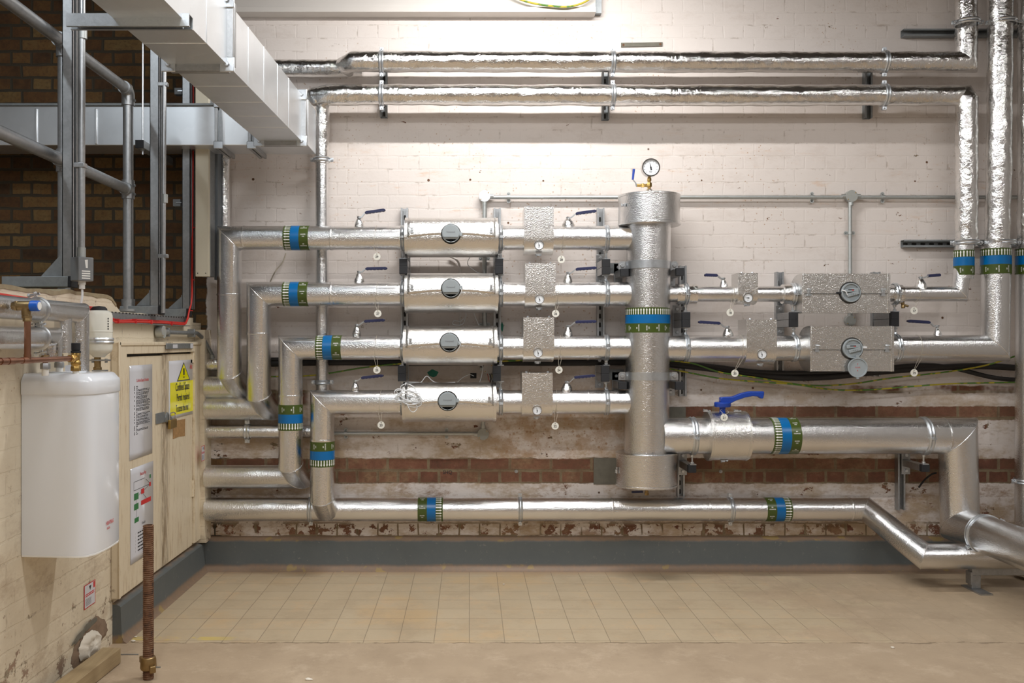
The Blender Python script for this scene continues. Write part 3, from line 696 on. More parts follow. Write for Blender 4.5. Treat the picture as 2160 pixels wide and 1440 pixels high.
st.cyl((gx, PY, zb0-.03), (gx, PY, gz-.04), .009, 16); st.hexnut((gx, PY, zb0+.018), VZ, .015, .022); st.hexnut((gx, PY, zb0+.05), VZ, .012, .016)
st.cyl((gx, PY, zb0+.026), (gx-.07, PY, zb0+.026), .0085, 16); st.hexnut((gx-.03, PY, zb0+.026), -VX, .012, .012)
st.build('brass_stem', 'brass', ga)
MB().sweep([(gx-.07, PY-.008, zb0+.018), (gx-.076, PY-.012, zb0+.038), (gx-.092, PY-.012, zb0+.058)], .004, 8).build('lever', 'zinc', ga)
MB().sweep([(gx-.092, PY-.012, zb0+.055), (gx-.086, PY-.012, zb0+.112)], [.0055, .007], 10).build('lever_grip', 'blue', ga)
MB().lathe((gx, PY, zb0-.005), VZ, [(0, .022), (.010, .016), (.014, .010)], 20).build('foil_collar', 'crinkle', ga)
dv = thing('drain_valve', 'small brass drain valve with blue lever beneath the vertical header', 'valve', (XX(1364, PY), PY, ZZ(1036, PY)))
MB().cyl((XX(1364, PY), PY, ZZ(1032, PY)), (XX(1364, PY), PY, ZZ(1044, PY)), .010, 14).hexnut((XX(1364, PY), PY, ZZ(1043, PY)), VZ, .013, .012).build('body', 'oldbrass', dv)
MB().cbox((XX(1340, PY), PY-.06, ZZ(1037, PY-.06)), (.062, .014, .010), 0, rotz(.12)).build('lever', 'navy', dv, bevel=.002)

# ================= CLAMPS, ARMS, CHANNELS =================
def clamp(c, axis, r, lug, label, group, rod=None, w=.024, mat='zinc', lugs=(1, -1)):
    c = Vector(c); axis = Vector(axis).normalized(); lug = Vector(lug).normalized(); t = axis.cross(lug)
    o = thing('pipe_clamp', label, 'pipe clamp', c, group)
    MB().lathe(c-axis*w/2, axis, [(0, r-.001), (0, r+.003), (w*.22, r+.0065), (w*.42, r+.003), (w*.58, r+.003), (w*.78, r+.0065), (w, r+.003), (w, r-.001)], 44).build('ring', mat, o)
    R = Matrix((axis, lug, t)).transposed()
    for s in lugs:
        lm = MB(); lm.cbox(c+lug*s*(r+.012), (w*.85, .022, .004), 0, R @ Matrix.Identity(3)); lm.cbox(c+lug*s*(r+.012)+t*.006, (w*.85, .022, .004), 0, R)
        lm.build('lug', mat, o, bevel=.001)
        MB().cyl(c+lug*s*(r+.014)-t*.016, c+lug*s*(r+.014)+t*.018, .0042, 10).hexnut(c+lug*s*(r+.014)-t*.016, -t, .008, .006).build('bolt', mat, o)
    if rod is not None:
        a = Vector((c.x, c.y, c.z+(r if rod > c.z else -r))); b = Vector((c.x, c.y, rod)); d = (b-a).normalized()
        MB().cyl(a, b, .0048, 10).hexnut(a, d, .009, .016).hexnut(b-d*.006, -d, .010, .008).cbox(b-d*.002, (.034, .05, .004)).build('threaded_rod', mat, o)
    return o
def chan(p0, p1, face, side, label, name='strut_channel', w=.041, mat='galv', group='slotted wall channels', d=.041, cat='channel', slots=True):
    """open C channel from p0 to p1; opening faces `face`"""
    p0, p1, face, side = Vector(p0), Vector(p1), Vector(face), Vector(side); h = w/2; t = .0028; l = .0095
    poly = [(-h, -d), (h, -d), (h, 0), (h-l, 0), (h-l, -t), (h-t, -t), (h-t, -d+t), (-h+t, -d+t), (-h+t, -t), (-h+l, -t), (-h+l, 0), (-h, 0)]
    m = MB().prism(poly, p0, side, face, p1-p0)
    o = m.build(name, mat, origin=p0); tag(o, label, cat, group)
    if slots:
        q = MB(); L = (p1-p0).length; a = (p1-p0).normalized(); n = int(L/.05)
        for i in range(n):
            c = p0+a*(.025+i*.05)-face*(d-t-.0006); ring = []
            for k in range(12):
                an = 2*PI*k/12; ring.append(c+side*math.cos(an)*.0065+a*(math.sin(an)*.0065+(.008 if math.sin(an) > 0 else -.008)))
            q.add(ring, [tuple(range(12))])
        if n: q.build('slots', 'meterdark', o)
    return o
CH = 5.058
for px, ya, yb, wh in ((853, 438, 802, 'left of the round meter covers'), (1049, 438, 806, 'right of the round meter covers'), (1267.5, 438, 806, 'just left of the vertical header'),
                   (1441, 560, 836, 'just right of the vertical header, upper length'), (1437, 958, 1048, 'beside the bottom cap of the vertical header'), (1646, 573, 792, 'between the small box covers and the boxy meter covers'),
                   (1850, 573, 794, 'behind the right ends of the boxy meter covers'), (1902, 958, 1076, 'low on the wall beneath the thickest pipe')):
    x = XX(px, CH); chan((x, CH, ZZ(yb, CH)), (x, CH, ZZ(ya, CH)), -VY, VX, 'vertical steel channel on the wall '+wh)
for px, ya, yb, wh in ((809, 148, 246, 'left'), (1278, 150, 251, 'middle'), (1833, 150, 248, 'right')):
    x = XX(px, CH); chan((x, CH, ZZ(yb, CH)), (x, CH, ZZ(ya, CH)), -VY, VX, f'short dark channel under the two high foil pipes, {wh} one of three', mat='galv_dull')
for yy, wh in ((68, 'upper'), (513, 'lower')):
    z = ZZ(yy, CH); x0 = XX(1907, CH)
    chan((x0, CH, z), (3.4, CH, z), -VY, VZ, f'{wh} horizontal channel behind the risers at the right', mat='galv_dull', slots=yy > 100)
AY = 4.83
def arm(px, ya, yb, label, n=2, group='cantilever arms', mid=None, py=4.83):
    x = XX(px, py); za, zb2 = ZZ(ya, py), ZZ(yb, py)
    o = thing('cantilever_arm', label, 'bracket', (x, 5.058, zb2), group)
    hh = (za-zb2)/n
    for i in range(n):
        a = zb2+i*hh; m = MB()
        m.box((x-.0195, py+.012, a+.0008), (x+.0195, 5.054, a+hh-.0008)); m.build('arm', 'galv', o, bevel=.0015)
        MB().box((x-.0215, py, a), (x+.0215, py+.028, a+hh)).build('end_cap', 'black', o, bevel=.0015)
    MB().box((x-.024, 5.050, zb2-.045), (x+.024, 5.058, za+.045)).build('back_plate', 'galv', o, bevel=.001)
    for z in (zb2-.024, za+.024): MB().hexnut((x, 5.050, z), -VY, .010, .009).build('bolt', 'zinc', o)
    return za, zb2
A = {}
for k, px, ya, yb, n, t in (('a', 850.5, 545, 577, 2, 'between top and second pipes, left of the round meter covers'), ('b', 1053, 545, 577, 2, 'between top and second pipes, right of the round meter covers'),
                        ('c', 847.5, 771, 804, 2, 'between third and lowest pipes, left of the round meter covers'), ('d', 1048, 771, 804, 2, 'between third and lowest pipes, right of the round meter covers'),
                        ('e', 1279, 546, 578, 2, 'between top and second pipes, left of the header'), ('f', 1277, 771, 805, 2, 'between third and lowest pipes, left of the header'),
                        ('g', 1448, 658, 690, 2, 'right of the header band with blue stripe'), ('h', 1675.5, 658, 689, 2, 'left of the boxy meter covers'), ('i', 1888.5, 657, 688, 2, 'right of the boxy meter covers'),
                        ('j', 1318, 566, 582, 1, 'at the left of the upper header band'), ('k', 1435, 565, 581, 1, 'at the right of the upper header band'),
                        ('l', 1314, 805, 821, 1, 'at the left of the lower header band'), ('m', 1434, 805, 822, 1, 'at the right of the lower header band'),
                        ('n', 1460.5, 981, 997, 1, 'under the thickest pipe, next to the bottom cap'), ('o', 1953, 980, 995, 1, 'under the right end of the thickest pipe')):
    A[k] = arm(px, ya, yb, 'black-capped steel bracket arm '+t, n)
rn = ['top', 'second', 'third', 'lowest']
for i, (y, *_r) in enumerate(ROWS):
    z = ZZ(y, PY)
    for px, key, w in ((850, 'ac'[i > 1], 'left of its round meter cover'), (1056, 'bd'[i > 1], 'right of its round meter cover'), (1278.5, 'ef'[i > 1], 'beside the header')):
        za, zb2 = A[key]; rod = za if i in (0, 2) else zb2
        clamp((XX(px, PY), PY, z), VX, RW+.001, (0, -1, 0), f'split ring clamp on the {rn[i]} left-hand pipe, {w}', 'clamps on the left-hand branches', rod=rod)
        if px < 1200: MB().sweep([(XX(px-7, PY), PY, z), (XX(px+7, PY), PY, z)], RW+.0015, seg=32, step=.008, rough=.003).build('tape_wrap', 'crinkle', row_o[i])
for px, zz_, r, key, top, lab in ((1446, zR1, .054, 'g', 1, 'slim pipe just right of the header'), (1446, zR2, RR, 'g', 0, 'large pipe just right of the header'), (1672, zR1, .054, 'h', 1, 'slim pipe left of the upper boxy cover'),
                            (1674, zR2, RR, 'h', 0, 'large pipe left of the lower boxy cover'), (1887, zR1, .054, 'i', 1, 'slim pipe right of the upper boxy cover'), (1889, zR2, .070, 'i', 0, 'large pipe right of the lower boxy cover')):
    clamp((XX(px, PY), PY, zz_), VX, r+.001, (0, -1, 0), 'split ring clamp on the '+lab, 'clamps on the right-hand branches', rod=A[key][0] if top else A[key][1])
for px, k, w in ((1460, 'n', 'next to the header'), (1948, 'o', 'near its right elbow')):
    clamp((XX(px, BY), BY, zB), VX, RB+.001, (0, -1, 0), 'wide ring clamp on the thickest pipe '+w, 'clamps on the thickest pipe', rod=A[k][0], w=.03)
for px, w in ((656, 'behind the innermost drop'), (1097, 'below the header, left'), (1540, 'right of the header')):
    clamp((XX(px, SY), SY, zb_), VX, RW+.001, (0, 0, 1), 'ring clamp on the long low pipe '+w, 'clamps on the long low pipe')
for px, w in ((805, 'left'), (1292, 'middle'), (1865, 'right')):
    clamp((XX(px, TY), TY, z1), VX, .057, (0, 0, 1), f'{w} clamp on the upper high foil pipe', 'clamps on the high foil pipes', w=.026)
    clamp((XX(px, TY), TY, z2), VX, .058, (0, 0, 1), f'{w} clamp on the lower high foil pipe', 'clamps on the high foil pipes', w=.026)
clamp((XX(522, 5.035), 5.035, ZZ(910, 5.035)), VX, .041, (0, 0, 1), 'ring clamp on the slim pipe near the corner', 'clamps near the corner', w=.032)
clamp((XX(679, 5.0), 5.0, ZZ(337, 5.0)), VZ, .041, (1, 0, 0), 'ring clamp high on the foil drop beside the duct end', 'clamps on the foil drop', w=.026)
clamp((XX(680, 5.0), 5.0, ZZ(806, 5.0)), VZ, .038, (1, 0, 0), 'ring clamp at the bottom of the foil drop, above the lowest elbow', 'clamps on the foil drop', w=.026)
for px, r, w in ((2036, .060, 'left'), (2110, .066, 'middle'), (2176, .068, 'right')):
    clamp((XX(px, PY+.02), PY, ZZ(48, PY)), VZ, r, (1, 0, 0), f'{w} of the three clamps at the top of the right-hand risers', 'clamps on the risers', w=.026)
    clamp((XX(px-2, PY+.02), PY, ZZ(512, PY)), VZ, r+.001, (1, 0, 0), f'{w} of the three clamps just above the blue bands on the risers', 'clamps on the risers', w=.026)
clamp((XX(2174, PY), PY, ZZ(1015, PY)), VZ, .079, (1, 0, 0), 'ring clamp low on the riser cut by the right edge', 'clamps on the risers', w=.026)
clamp((xB+.012, 4.62, .298), VY, RB+.001, (-.8, 0, -.6), 'ring clamp on the thick pipe coming towards the viewer', 'clamps on the thickest pipe', rod=None, w=.03)
# floor stand under the bottom run
fs = thing('floor_bracket', 'low galvanised channel stand on the floor beneath the thick pipe at the lower right', 'bracket', (XX(2052, 4.70), 4.70, 0))
MB().box((XX(2041, 4.7), 4.66, .008), (XX(2060, 4.7), 4.70, .078)).build('leg', 'galv', fs, bevel=.002)
MB().box((XX(2041, 4.7), 4.655, .078), (3.35, 4.70, .112)).build('rail', 'galv', fs, bevel=.002)
MB().box((XX(2036, 4.7), 4.56, 0), (XX(2062, 4.7), 4.74, .008)).build('foot_plate', 'galv', fs)
MB().box((XX(2037, 4.7), 4.652, .03), (XX(2041, 4.7), 4.70, .095)).build('angle_plate', 'galv', fs)
# ================= METER COVERS (round, left) =================
def ordn(i): return rn[i]
mc = [(855, 1050, 951, 492, 501.5), (855, 1050, 951, 608, 618.5), (852, 1048, 948, 722, 729), (850, 1046, 944, 846, 848.5)]
MR = .106
for i, (xa, xb, mx, my, yc) in enumerate(mc):
    z = ZZ(yc, PY); xA, xB = XX(xa, PY-.03), XX(xb, PY-.03); L = xB-xA
    t = thing('meter_cover', f'round silver sleeve with grey dial cap on the {rn[i]} left-hand pipe'+(', with coiled cable' if i == 3 else ''), 'meter cover', (xA, PY, z), 'round meter covers')
    MB().lathe((xA, PY, z), VX, [(0, RW), (0, MR), (L, MR), (L, RW)], 64).build('lower_shell', 'stucco_box', t)
    for a in (0, L-.014):
        MB().lathe((xA+a, PY, z), VX, [(-.001, RW), (-.001, MR+.004), (.015, MR+.004), (.015, MR)], 64).build('end_rim', 'stucco_box', t)
    # overlapping upper shell with bowed lower edge
    m = MB(); n = 28; k = 30; vs = []; fs = []
    for a in range(n+1):
        u = a/n; xx = xA+.015+(L-.03)*u; e = -.10+.16*(1-(2*u-1)**2)
        for j in range(k+1):
            th = e+(PI-.2-e)*j/k
            vs.append((xx, PY-math.cos(th)*(MR+.0032), z+math.sin(th)*(MR+.0032)))
    for a in range(n):
        for j in range(k): q = a*(k+1)+j; fs.append((q, q+1, q+k+2, q+k+1))
    o = m.add(vs, fs).build('upper_shell', 'stucco_box', t); sm = o.modifiers.new('thickness', 'SOLIDIFY'); sm.thickness = .0028; sm.offset = -1
    for px in (xa+14, xb-14):
        zz = z+.022; yy = PY-math.sqrt((MR+.004)**2-.022**2)
        latch(t, (XX(px, PY-.1), yy-.003, zz+.004), (0, -1, .15), (0, 0, -1), .95)
    # register
    c = Vector((XX(mx, PY-.13), PY, ZZ(my, PY-.13))); r = .0485
    MB().lathe((c.x, PY-.08, c.z), -VY, [(0, 0), (0, r+.005), (.033, r+.005), (.033, 0)], 40).build('opening', 'meterdark', t)
    rg = MB().lathe((c.x, PY-.09, c.z), -VY, [(0, 0), (0, r-.003), (.038, r-.003), (.040, r-.005), (.040, 0)], 40).build('register', 'meter', t)
    lid = MB(); pl = [(math.cos(a)*r, math.sin(a)*r) for a in [PI*1.5+(j-.5)*2*PI/40 for j in range(40)]]
    lid.lathe((c.x, PY-.126, c.z), -VY, [(0, 0), (0, r), (.003, r), (.004, r-.001), (.004, 0)], 40)
    inn = [(x*.92, max(y*.92, -r*.42)) for x, y in pl]
    lid.prism(inn, (c.x, PY-.139, c.z), VX, VZ, VY*.010)
    lo_ = [(-r*.8, -r*.44), (r*.8, -r*.44), (r*.66, -r*.64), (-r*.66, -r*.64)]
    lid.add([(c.x+x, PY-.139+(0 if q < 2 else .0088), c.z+y) for q, (x, y) in enumerate(lo_)], [(0, 1, 2, 3)])
    lo2 = lid.build('flip_lid', 'meter', t, bevel=.001)
    MB().text('Honeywell', .0135, lambda x, y: Vector((c.x+x, PY-.1394, c.z+y+.006)), .01, .8).build('embossed_name', 'greybox', lo2)
    hm = MB(); hm.cbox((c.x+r+.004, PY-.126, c.z+(.004 if i % 2 else -.004)), (.016, .014, .020)); hm.cbox((c.x, PY-.126, c.z+r+.001), (.007, .012, .010)); hm.build('hinge', 'meter', t, bevel=.001)
    MB().cbox((c.x+.001, PY-.133, c.z-r*.86), (.004, .002, .009)).build('catch_slot', 'black', t)
# small cable tie loop on the second and third registers
for i in (1, 2):
    x, y0 = XX(mc[i][2], PY-.13), ZZ(mc[i][3], PY-.13)
    tag(MB().wire([(x+.046, 4.75, y0+.004), (x+.058, 4.742, y0-.012), (x+.046, 4.745, y0-.036), (x+.034, 4.752, y0-.055)], .0013, 6).build('pulse_cable', 'whitecable', origin=(x, 4.75, y0)),
        f'thin white wire looping from the grey dial on the {rn[i]} pipe', 'cable', 'wires on the dials')

# ================= BOXY METER COVERS (right) =================
def boxcover(front, y0, y1, xa, xb, split, dial, label, lidhang):
    xA, xB = XX(xa, front), XX(xb, front); z1_, z0_ = ZZ(y0, front), ZZ(y1, front); h = z1_-z0_
    t = thing('meter_cover', label, 'meter cover', (xA, front, z0_), 'boxy meter covers')
    d = .19; prof = [(0, 0), (0, h), (.055, h)]
    for j in range(1, 13):
        a = PI/2*(1-j/12); prof.append((.055+(d-.055)*math.cos(a), h/2+h/2*math.sin(a)))
    for j in range(1, 13):
        a = -PI/2*j/12; prof.append((.055+(d-.055)*math.cos(a), h/2+h/2*math.sin(a)))
    MB().prism(prof, (xA, front, z0_), VY, VZ, VX*(xB-xA)).build('cover_body', 'stucco_box', t)
    zs = ZZ(split, front)
    big = [(-.003, -.001), (-.003, h+.002), (.055, h+.002), (.055, -.001)]
    for xx in (xA+.004, xB-.016):
        MB().prism(big, (xx, front, z0_), VY, VZ, VX*.006).build('edge_trim', 'stucco_box', t, bevel=.001)
    MB().box((xA+.012, front-.003, zs), (xB-.018, front+.002, z1_)).build('upper_panel', 'stucco_box', t)
    MB().box((xA+.012, front-.0034, zs-.003), (xB-.018, front+.0, zs)).build('seam', 'meterdark', t)
    for xx in (xA+.035, xB-.04): latch(t, (xx, front-.004, zs+.006), (0, -1, 0), (0, 0, -1), 1.25)
    c = Vector((XX(dial[0], front), front, ZZ(dial[1], front))); r = dial[2]/F*front
    MB().lathe(c, -VY, [(0, 0), (.0035, r+.004), (.0042, r+.004), (.0042, 0)], 40).build('opening', 'meterdark', t)
    rg = MB().lathe(c, -VY, [(.003, 0), (.003, r-.003), (.018, r-.004), (.018, r*.82), (.010, r*.80), (.010, 0)], 40).build('register', 'meter', t)
    dm = MB(); a = math.radians(18 if lidhang else -12); R = Matrix.Rotation(a, 3, 'Y')
    dm.cbox(c+Vector((.002, -.016, .012)), (.075, .006, .018), 0, Matrix.Rotation(-.1, 3, 'Y')); dm.cbox(c+Vector((.008, -.019, -.008)), (.064, .006, .018), 0, Matrix.Rotation(-.25, 3, 'Y'))
    dm.build('bridge', 'meter', rg, bevel=.002)
    nm = MB(); nm.text('14  05  13', .007, lambda x, y: c+Vector((x+.008, -.0224, y-.009)), .01); nm.box(c+Vector((-.018, -.0195, .012)), c+Vector((.014, -.0192, .017)))
    nm.build('counter_marks', 'ink', rg)
    MB().box(c+Vector((.002, -.0198, .010)), c+Vector((.012, -.0194, .014))).build('counter_window', 'redink', rg)
    s = 1 if lidhang else -1
    MB().cbox(c+Vector((s*(r+.008), -.008, .006 if lidhang else -.002)), (.026, .010, .010)).build('cable_entry', 'whitecable' if lidhang else 'black', rg, bevel=.002)
    if lidhang:
        lc = Vector((XX(1805, front), front-.020, ZZ(775, front))); rl = 20.5/F*front
        l = MB().lathe(lc, -VY, [(0, 0), (0, rl), (.008, rl), (.008, rl*.9), (.003, rl*.88), (.003, 0)], 40); l.cbox(lc+Vector((.0, -.003, rl+.006)), (.016, .008, .02)); l.cbox(lc+Vector((0, -.003, -rl-.003)), (.014, .008, .009))
        lo_ = l.build('open_lid', 'meter', rg)
        h = MB()
        for tx, dz in (('7', .017), ('CLASS', .001), ('6', -.015)): h.text(tx, .013 if len(tx) < 2 else .010, lambda x, y, dz=dz: lc+Vector((x, -.0036, y+dz)), 0)
        h.build('handwriting', 'redink', lo_)
    else:
        MB().wire([c+Vector((-.022, -.020, -.014)), c+Vector((-.034, -.024, .006)), c+Vector((-.052, -.018, .012))], .003, 8).build('signal_wire', 'whitecable', rg)
boxcover(4.77, 577, 660, 1692, 1878, 619, (1793, 617, 21.5), 'boxy silver cover with open grey dial on the slim upper right-hand pipe', False)
boxcover(4.76, 688, 783, 1709, 1886, 737, (1797, 735, 22), 'boxy silver cover with grey lid hanging open on the large right-hand pipe', True)

# ================= THERMOMETER COVERS =================
def thermo(px0, px1, y0, y1, yc, gx_, gy_, hd_, label, gr=10.3, needle=-15):
    front = PY-hd_; xA, xB = XX(px0, front), XX(px1, front); zt_ = ZZ(y0, front); zc = ZZ(yc, PY); rb = zc-ZZ(y1, PY-.03)
    t = thing('thermometer_cover', label, 'thermometer cover', (xA, PY, zc), 'thermometer covers')
    def prof(g=0):
        p = [(-hd_-g, zt_-zc+g), (-hd_-g, 0)]
        for j in range(1, 20): a = PI*j/20; p.append((-(hd_+g)*math.cos(a), -(rb+g)*math.sin(a)**.8))
        p += [(hd_+g, 0), (hd_+g, zt_-zc+g)]
        return p
    MB().prism(prof(), (xA, PY, zc), VY, VZ, VX*(xB-xA)).build('cover_body', 'stucco_box', t, ang=25)
    for xx in (xA+.001, xB-.010): MB().prism(prof(.002), (xx, PY, zc), VY, VZ, VX*.003).build('edge_trim', 'stucco_box', t, ang=25)
    for xx in (xA+.025, xB-.025):
        MB().hexnut((xx, front+.02, zt_), VZ, .006, .007).build('screw', 'zinc', t)
    c = Vector((XX(gx_, front), front+.012, ZZ(gy_, front)))
    gauge(t, c, gr/F*front*1.0, needle, 'thermometer', .018)
    latch(t, (c.x, PY-.045, zc-rb+.002), (0, -.5, -.85), (1, 0, 0), 1.0)
    MB().cbox((c.x, PY-.058, zc-rb-.004), (.014, .01, .012)).build('hook', 'zinc', t)
thermo(1106, 1168, 436, 537, 502, 1137, 517, .083, 'tall box-shaped silver cover with small dial on the top left-hand pipe')
thermo(1108, 1172, 555, 650, 620, 1138, 631, .083, 'box-shaped silver cover with small dial on the second left-hand pipe', needle=-20)
thermo(1104, 1169, 669, 763, 733, 1135, 744, .083, 'box-shaped silver cover with small dial on the third left-hand pipe')
thermo(1101, 1166, 786, 879, 848, 1133, 865, .083, 'box-shaped silver cover with small dial on the lowest left-hand pipe', needle=-12)
thermo(1557, 1599, 576, 642, 620, 1577.5, 628, .062, 'small box-shaped cover with dial on the slim right-hand pipe', needle=-88)
thermo(1575, 1639, 674, 768, 734, 1607, 747, .078, 'box-shaped silver cover with small dial on the large right-hand pipe', needle=-14)

# ================= BALL VALVES =================
def valve(bx, y_top, y_bot, l0, g0, g1, label, r=9, grp='lever valves', dirn=1, wrapr=.004):
    zb = ZZ(y_bot, PY); zt_ = ZZ(y_top, PY); x = XX(bx, PY)
    t = thing('ball_valve', label, 'valve', (x, PY, zb-.01), grp)
    rr = r/F*PY; m = MB(); n = 9
    m.sweep([(x, PY, zb-.015), (x+.001, PY, zb+.3*(zt_-zb)), (x, PY, zb+.75*(zt_-zb)), (x, PY, zt_)], [rr*1.25, rr*1.1, rr*.72, rr*.45], seg=26, step=.004, rough=wrapr)
    m.build('foil_wrap', 'crinkle', t, ang=70)
    MB().cyl((x, PY, zt_-.006), (x, PY, zt_+.010), .008, 12).hexnut((x, PY, zt_+.004), VZ, .011, .008).build('stem', 'galv', t)
    a = Vector((x, PY-.004, zt_+.004)); b = P(g0[0], g0[1], PY-.004); e = P(g1[0], g1[1], PY-.004)
    pts = [a, P(l0[0], l0[1], PY-.004), b, b.lerp(e, .2)]
    m = MB()
    for p, q in zip(pts, pts[1:]):
        d = (q-p); L = d.length; u = d.normalized(); v = u.cross(VY)
        m.prism([(0, -.003), (L, -.003), (L, .003), (0, .003)], p-VY*.009, u, v, VY*.018)
    m.build('lever', 'zinc', t)
    d = (e-b); L = d.length; u = d.normalized(); v = u.cross(VY);  v = v if v.z > 0 else -v
    top = [(L*i/12, .0085 if 0 < i < 12 else .004) for i in range(13)]
    bot = [(L*i/16, -.0045-.0035*abs(math.sin(i*PI/2.6)) if 0 < i < 16 else -.003) for i in range(17)]
    MB().prism(top+bot[::-1], b-VY*.012, u, v, VY*.024).build('lever_grip', 'navy', t, bevel=.0015)
valve(757, 461, 477, (762, 459), (770, 449), (813, 443), 'lever valve with navy grip at the left of the top left-hand pipe')
valve(757, 576, 594, (763, 574), (771, 567), (817, 566), 'lever valve with navy grip at the left of the second left-hand pipe')
valve(752, 688, 707, (757, 686), (768, 678), (812, 675), 'lever valve with navy grip at the left of the third left-hand pipe', r=8.5)
valve(749, 806, 820, (754, 803), (762, 797), (809, 792), 'lever valve with navy grip at the left of the lowest left-hand pipe', r=7)
valve(1198, 462, 477, (1205, 459), (1214, 451), (1258, 445), 'lever valve in domed foil right of the top thermometer cover', r=11)
valve(1198, 578, 594, (1204, 576), (1214, 568), (1258, 565), 'lever valve with navy grip right of the second thermometer cover', r=8)
valve(1198, 690, 706, (1203, 687), (1213, 679), (1258, 678), 'lever valve with navy grip right of the third thermometer cover', r=8)
valve(1195, 808, 822, (1201, 806), (1211, 796), (1255, 792), 'lever valve with navy grip right of the lowest thermometer cover', r=10)
valve(1526, 590, 606, (1521, 588), (1513, 581), (1486, 580), 'lever valve in pointed foil on the slim right-hand pipe, between header and small cover', r=8)
valve(1535, 692, 709, (1528, 690), (1519, 682), (1473, 679), 'lever valve on the large right-hand pipe, left of its thermometer cover', r=10)
valve(1942, 588, 606, (1948, 586), (1957, 582), (1983, 580), 'lever valve in pointed foil on the slim pipe near its right elbow', r=10)
valve(1977, 690, 709, (1970, 688), (1961, 680), (1914, 677), 'lever valve near the right end of the large right-hand pipe', r=7.5)
# big blue handled valve
t = thing('isolation_valve', 'large blue-handled valve in a round silver cover on the thickest pipe', 'valve', (XX(1530, BY), BY, zB))
xa, xb = XX(1494, BY-.04), XX(1581, BY-.06); VR = .132
MB().lathe((xa, BY, zB), VX, [(0, RB), (0, VR), (xb-xa, VR), (xb-xa, RB)], 64).build('round_cover', 'stucco_box', t)
for a in (xa+.004, xb-.018):
    MB().lathe((a, BY, zB), VX, [(0, VR-.001), (0, VR+.003), (.004, VR+.003), (.006, VR+.0005), (.009, VR+.003), (.013, VR+.003), (.013, VR-.001)], 64).build('end_rim', 'stucco_box', t)
for px in (1489, 1553): latch(t, (XX(px, BY), BY-.02, zB+VR+.002), (0, -.15, 1), (1, 0, 0), 1.2)
latch(t, (XX(1523, BY), BY-.04, zB-VR+.005), (0, -.3, -1), (1, 0, 0), 1.2)
hb = MB(); yv = BY-.02; sx_ = XX(1524, yv)
hb.cyl((sx_, yv, zB+VR-.02), (sx_, yv, ZZ(857, yv)), .016, 16); hb.lathe((sx_+.0, yv, ZZ(858, yv)), VZ, [(0, 0), (0, .040), (.006, .044), (.022, .044), (.026, .040), (.026, 0)], 30)
hb.build('handle_hub', 'blue', t)
o0 = P(0, 0, yv); 
hp = [(1518, 838), (1524, 837), (1545, 836), (1562, 829), (1580, 825), (1610, 825), (1610, 832), (1608, 840), (1603, 840), (1598, 836), (1586, 835), (1570, 838), (1552, 844), (1540, 850), (1532, 853), (1518, 848)]
hp3 = [P(a, b, yv) for a, b in hp]
MB().prism([(p.x, p.z) for p in hp3], (0, yv-.018, 0), VX, VZ, VY*.036).build('handle', 'blue', t, bevel=.004)

t = thing('drain_cock', 'tiny brass drain cock under the slim pipe right of the upper boxy cover', 'valve', P(1905, 642, PY))
MB().cyl(P(1904, 636, PY), P(1905, 650, PY), .009, 12).hexnut(P(1905, 648, PY), VZ, .011, .012).cyl(P(1905, 642, PY), P(1916, 646, PY-.02), .006, 10).build('body', 'oldbrass', t)
# ================= TAGS =================
def vtag(px, py, num, label, pr=None, pc=None, px_pipe=None, yf=4.80, r=.0195):
    c = P(px, py, yf); t = thing('valve_tag', label, 'tag', c, 'numbered valve tags')
    d = MB().lathe(c, -VY, [(0, 0), (0, r), (.0015, r), (.0015, 0)], 30).build('disc', 'tag', t)
    m = MB(); m.text(num, r*.85, lambda x, y: c+Vector((x, -.0022, y-.002)), .02)
    m.add([c+Vector((math.cos(a)*.0022, -.0021, r*.72+math.sin(a)*.0022)) for a in [2*PI*k/8 for k in range(8)]], [tuple(range(8))])
    m.build('number', 'ink', t)
    if pr:
        xp = XX(px_pipe or px-1, PY); s = MB(); zc = pc
        ring = [(xp+.004*math.sin(a), PY-math.cos(a)*(pr+.0025), zc+math.sin(a)*(pr+.0025)) for a in [2*PI*k/28 for k in range(29)]]
        s.wire(ring, .0008, 5, 1); pb = Vector((xp, PY-pr*.72, zc-pr*.72))
        s.wire([pb+Vector((-.010, 0, 0)), c+Vector((-.002, -.001, r*.72)), c+Vector((.002, -.001, r*.72)), pb+Vector((.010, 0, 0))], .0008, 5, 2)
        s.build('string', 'string', t)
    return t
zr = [ZZ(r_[0], PY) for r_ in ROWS]
for (px, py, num), i in zip(((795, 541, '29'), (797, 661, '27'), (795, 780, '25'), (804, 896, '23')), range(4)):
    vtag(px, py, num, f'round pale tag numbered {num} hanging left of the round meter covers', RW, zr[i], (793, 796, 794, 803)[i])
for (px, py, num), i in zip(((1184, 547, '28'), (1172, 661, '26'), (1179, 780, '24'), (1171, 898, '22')), range(4)):
    vtag(px, py, num, f'round pale tag numbered {num} hanging beside a thermometer cover', RW, zr[i], (1186, 1175, 1180, 1172)[i])
vtag(1540, 659, '18', 'round pale tag numbered 18 below the slim right-hand pipe', .043, zR1, 1544)
vtag(1550, 787, '20', 'round pale tag numbered 20 in front of the sagging cables', RR, zR2, 1560)
vtag(1928, 655, '17', 'round pale tag numbered 17 below the slim pipe near its elbow', .042, zR1, 1933)
vtag(1928, 786, '19', 'round pale tag numbered 19 below the right end of the large pipe', .070, zR2, 1932)
t21 = vtag(1527.5, 880, '21', 'round pale tag numbered 21 hung from the blue valve stem', yf=BY-VR-.003, r=.019)
c21 = P(1527.5, 880, BY-VR-.003)
